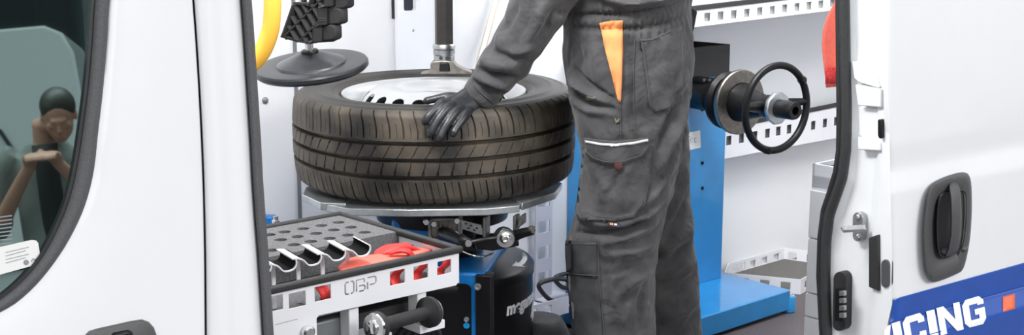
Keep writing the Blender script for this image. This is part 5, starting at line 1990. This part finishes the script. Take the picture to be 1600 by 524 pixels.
gm = MB()
finger(gm, [(702, 161, 2.748), (690, 163, 2.728), (679, 172, 2.712), (669, 182, 2.702), (663.5, 192, 2.700)], 0.0118, 0.0090)
finger(gm, [(711, 165, 2.745), (698, 170, 2.722), (687, 183, 2.706), (678, 197, 2.698), (671, 211, 2.694)], 0.0120, 0.0092)
finger(gm, [(720, 169, 2.745), (709, 178, 2.722), (699, 192, 2.706), (691, 206, 2.698), (685.5, 218, 2.693)], 0.0118, 0.0090)
finger(gm, [(731, 174, 2.748), (724, 184, 2.726), (717, 194, 2.712), (711, 203, 2.703), (707.5, 210, 2.698)], 0.0110, 0.0084)
finger(gm, [(712, 152, 2.772), (698, 152, 2.765), (684, 154, 2.762), (670, 157, 2.76), (664.5, 158.5, 2.758)], 0.0112, 0.0078)
# palm: back of the hand from the wrist to the knuckles
def hand_ring(c, w, t, dirw, n=16):
    up2 = Vector((0, -0.72, 0.69))
    dw = Vector(dirw).normalized()
    return [c + dw * (math.cos(2 * math.pi * k / n) * w) + up2 * (math.sin(2 * math.pi * k / n) * t) for k in range(n)]


kn0, kn1 = P(700, 158, 2.748), P(733, 176, 2.75)
dw = (kn1 - kn0).normalized()
prs = []
for (x, y, Y, w, t) in ((708, 172, 2.733, 0.0255, 0.0095), (713, 169, 2.740, 0.0300, 0.0130), (720, 165.5, 2.752, 0.0325, 0.0155), (730, 160.5, 2.766, 0.0335, 0.0170), (741, 155.5, 2.780, 0.0340, 0.0190), (752, 150, 2.79, 0.0345, 0.021), (766, 140, 2.79, 0.034, 0.022)):
    prs.append(hand_ring(P(x, y, Y), w, t, dw if y > 156 else (P(768, 168, 2.79) - P(729, 136, 2.79))))
gm.loft(prs)
gme = blob(gm, 0.0019, 4, 0.5)
finish(gme, 80)
glove = link('glove', gme, 'glove', person)
gm = MB()
fc = farm[-1] + Vector((-0.07, 0, 0))
gm.ell(farm[-1] + Vector((-0.03, -0.005, -0.008)), (0.05, 0.022, 0.036), 16, 10)
for k in range(4):
    zz = 0.028 - 0.019 * k
    a0 = farm[-1] + Vector((-0.06, -0.01, zz))
    gm.tube(catmull([a0, a0 + Vector((-0.03, -0.022, 0)), a0 + Vector((-0.058, -0.012, 0)), a0 + Vector((-0.055, 0.015, 0))], 4), [0.0105] * 8 + [0.009] * 5, 12)
gm.tube(catmull([farm[-1] + Vector((-0.02, 0.01, 0.02)), farm[-1] + Vector((-0.06, 0.035, 0.02)), farm[-1] + Vector((-0.09, 0.03, 0.02))], 4), 0.0115, 12)
gme = blob(gm, 0.003, 3)
finish(gme, 80)
link('glove', gme, 'glove', person)


# ================================================================== CABIN behind the window and the HALL it mirrors
mb = MB()
mb.box(VAN, -1.6, -0.16, 1.40, 1.46, -0.5, 1.7)
mb.box(VAN, -1.6, -1.55, 0.08, 1.40, -0.5, 1.7)
mb.box(VAN, -0.20, -0.16, 0.17, 1.40, -0.5, 1.7)
mb.box(VAN, -1.6, -0.16, 0.17, 1.46, 1.66, 1.7)
mb.box(VAN, -1.6, -0.16, 0.08, 1.46, -0.5, -0.45)
mb.obj('cabin_lining', 'cabin', van)

gl_o = VAN.w(0, 0.005, 0.52)
gl_n = (VAN.N - Z * GT).normalized()


def mirror(p):
    p = Vector(p)
    return p - gl_n * (2 * (p - gl_o).dot(gl_n))


def mirror_d(d):
    d = Vector(d)
    return d - gl_n * (2 * d.dot(gl_n))


M['jacket'] = mat('grey_green_jacket', (0.20, 0.21, 0.20), 0.8, var=0.25, vscale=8, bump=0.3, bscale=60)
M['shirt'] = mat('black_shirt', (0.012, 0.012, 0.013), 0.8)
M['hallwall'] = mat('dark_hall_wall', (0.03, 0.035, 0.04), 0.8, var=0.2)


def hall_person(head, facing, shift):
    """standing figure, head bowed over what the hands hold; local -X is forward"""
    hx = Vector((head.x, head.y, 0))
    f = Vector((facing.x, facing.y, 0)).normalized()
    yaw = math.atan2(-f.y, -f.x)
    R = Matrix.Rotation(yaw, 3, 'Z')
    base = Vector((head.x, head.y, -0.55)) + f * -0.07 + shift
    k = (head.z + 0.55) / 1.55

    def q(x, y, z):
        return base + R @ Vector((x, y, z * k))
    def trunk(g, rolled=False):
        mb = MB()
        mb.tube([q(0.0, 0, 0.86), q(0.0, 0, 1.0), q(0.01, 0, 1.2), q(0.01, 0, 1.36), q(0.0, 0, 1.45)], [0.15 * g, 0.16 * g, 0.165 * g, 0.17 * g, 0.09 * g], 24, flat=(R @ Vector((1, 0, 0)), 0.72))
        for sg in (-1, 1):
            arm = catmull([q(0.01, 0.13 * sg, 1.40), q(0.02, 0.21 * sg, 1.34), q(0.01, 0.27 * sg, 1.16), q(-0.06, 0.26 * sg, 1.10), q(-0.17, 0.17 * sg, 1.22), q(-0.27, 0.06 * sg, 1.36)], 4)
            rad = [r_ * g for r_ in np.interp(np.linspace(0, 1, 21), [0, 0.2, 0.6, 1], [0.078, 0.072, 0.056, 0.034])]
            cut = 15 if rolled else 21
            mb.tube(arm[:cut], rad[:cut], 16)
        return mb
    def legs(g):
        mb = MB()
        for sg in (-1, 1):
            mb.tube(catmull([q(0, 0.08 * sg, 0.92), q(-0.01, 0.10 * sg, 0.5), q(0.0, 0.11 * sg, 0.07)], 5), [r_ * g for r_ in np.interp(np.linspace(0, 1, 11), [0, 0.5, 1], [0.095, 0.065, 0.05])], 16)
        return mb
    mb = trunk(0.80)
    lg = legs(0.85)
    k0 = len(mb.v)
    mb.add(lg.v, lg.f)
    c = Vector(head)
    hr_, hq_ = head_parts(mb, c, yaw, -0.5)
    mb.tube([q(0.0, 0, 1.40), q(-0.02, 0, 1.52), c + R @ Vector((0.02, 0, -0.03))], [0.06, 0.056, 0.055], 16)
    for sg in (-1, 1):
        h0 = q(-0.27, 0.06 * sg, 1.36)
        mb.tube([h0, q(-0.31, 0.05 * sg, 1.39), q(-0.35, 0.035 * sg, 1.40)], [0.028, 0.04, 0.026], 12, flat=(Z, 0.6))
        for i_ in range(4):
            a0 = q(-0.34, (0.015 + 0.02 * i_) * sg, 1.40)
            mb.tube(catmull([a0, a0 + R @ Vector((-0.04, -0.01 * sg, -0.004)), a0 + R @ Vector((-0.06, -0.015 * sg, -0.03))], 4), 0.0085, 10)
        mb.tube([q(-0.31, 0.02 * sg, 1.40), q(-0.35, -0.005 * sg, 1.42)], 0.0095, 10)
    me = blob(mb, 0.008, 4)
    finish(me, 80)
    o = link('person', me, 'skin')
    tag(o, 'person with short dark hair and grey jacket, head bowed, mirrored in the front door window', 'person')
    hb = MB().ell(c + hr_ @ Vector((0.022, 0, 0.045)), (0.100, 0.083, 0.090), 20, 14, hr_)
    link('hair', blob(hb, 0.007, 3), 'hair', o)
    me = blob(trunk(1.0, True), 0.011, 5)
    finish(me, 80)
    link('jacket', me, 'jacket', o)
    me = blob(legs(1.0), 0.012, 4)
    finish(me, 80)
    link('trousers', me, 'shirt', o)
    sh = MB()
    sh.grid([[q(-0.140 + 0.05 * (u * u) - (0.004 if 1.0 < z < 1.4 else -0.01), 0.055 * u, z) for u in np.linspace(-1, 1, 7)] for z in (0.9, 1.0, 1.1, 1.2, 1.3, 1.38, 1.44)])
    sh.obj('shirt', 'shirt', o, solid=0.004, angle=80)
    for sg in (-1, 1):
        MB().tube([q(-0.02, 0.11 * sg, 0.045), q(-0.12, 0.12 * sg, 0.04), q(-0.19, 0.125 * sg, 0.035)], [0.045, 0.045, 0.03], 14).obj('shoe', 'boot', o, angle=80)
    return o


Yv = 6.0
sh_ = mirror_d(Vector((-1, 0, 0)))
sh_.z = 0
hall_person(mirror(P(92, 182, Yv)), mirror_d(Vector((0.28, -0.96, 0))), sh_ * 0.085)

# parked white van across the hall
pa = mirror(P(128, 60, 8.6))
pb = mirror(P(-500, 60, 8.0))
ux = Vector((pb.x - pa.x, pb.y - pa.y, 0)).normalized()
PV = Frame((pa.x, pa.y), math.degrees(math.atan2(ux.y, ux.x)))
outw = mirror(P(60, 100, 8.4)) - VAN.w(0, 0, 0)
sgn = 1 if outw.dot(PV.N) > 0 else -1
pv = empty('parked_van', PV.w(2.5, 0.9 * sgn, -0.55), 'white parked van across the hall, mirrored in the front door window', 'van')
ztop_ = pa.z + 0.12
sec = [(0.0, -0.30), (0.02, 0.4), (0.03, 0.9), (0.07, ztop_ - 0.20), (0.13, ztop_ - 0.06), (0.24, ztop_), (5.2, ztop_ + 0.02), (5.3, -0.30)]
secc = []
rows = []
for n_, ins_ in ((0.0, 0.0), (0.02, -0.0), (0.30, 0.06), (1.6, 0.06), (1.9, 0.0)):
    rows.append([PV.w(l, n_ * sgn + (0.10 * max(0, (z - 0.6)) * sgn), z) for l, z in sec])
mb = MB().loft(rows)
mb.obj('body', 'paint', pv, bevel=0.03)
fr2 = []
mb = MB()
def van_line(pts, w_=0.012):
    for (l0_, z0_), (l1_, z1_) in zip(pts[:-1], pts[1:]):
        a = PV.w(l0_, -0.004 * sgn + 0.10 * max(0, z0_ - 0.6) * sgn, z0_)
        b = PV.w(l1_, -0.004 * sgn + 0.10 * max(0, z1_ - 0.6) * sgn, z1_)
        mb.tube([a, b], w_, 6)
van_line([(0.35, 0.2), (0.42, 0.8), (0.60, 1.18), (1.0, 1.25), (2.6, 1.25), (2.6, 0.2)])
van_line([(0.3, 0.25), (5.2, 0.25)])
mb.obj('panel_line', 'gap', pv)
for l_ in (1.0, 4.2):
    c = PV.w(l_, 0.02 * sgn, -0.55 + 0.33)
    w_ = MB().lathe([(0.20, 0.02), (0.31, 0.015), (0.33, -0.03), (0.33, -0.18), (0.30, -0.2)], c, PV.N * -sgn, 40).obj('wheel', 'rubber', pv)
# hall wall far behind it, with a blue banner post
hw0 = mirror(P(60, 40, 14.0))
HW = Frame((hw0.x, hw0.y), math.degrees(math.atan2(ux.y, ux.x)))
MB().box(HW, -9, 12, 0.0, 0.2, -0.55, 5.2) if sgn > 0 else None
mb = MB().box(HW, -9, 12, 0.0, 0.2, -0.55, 5.2)
struct(mb.obj('wall_hall', 'hallwall'))
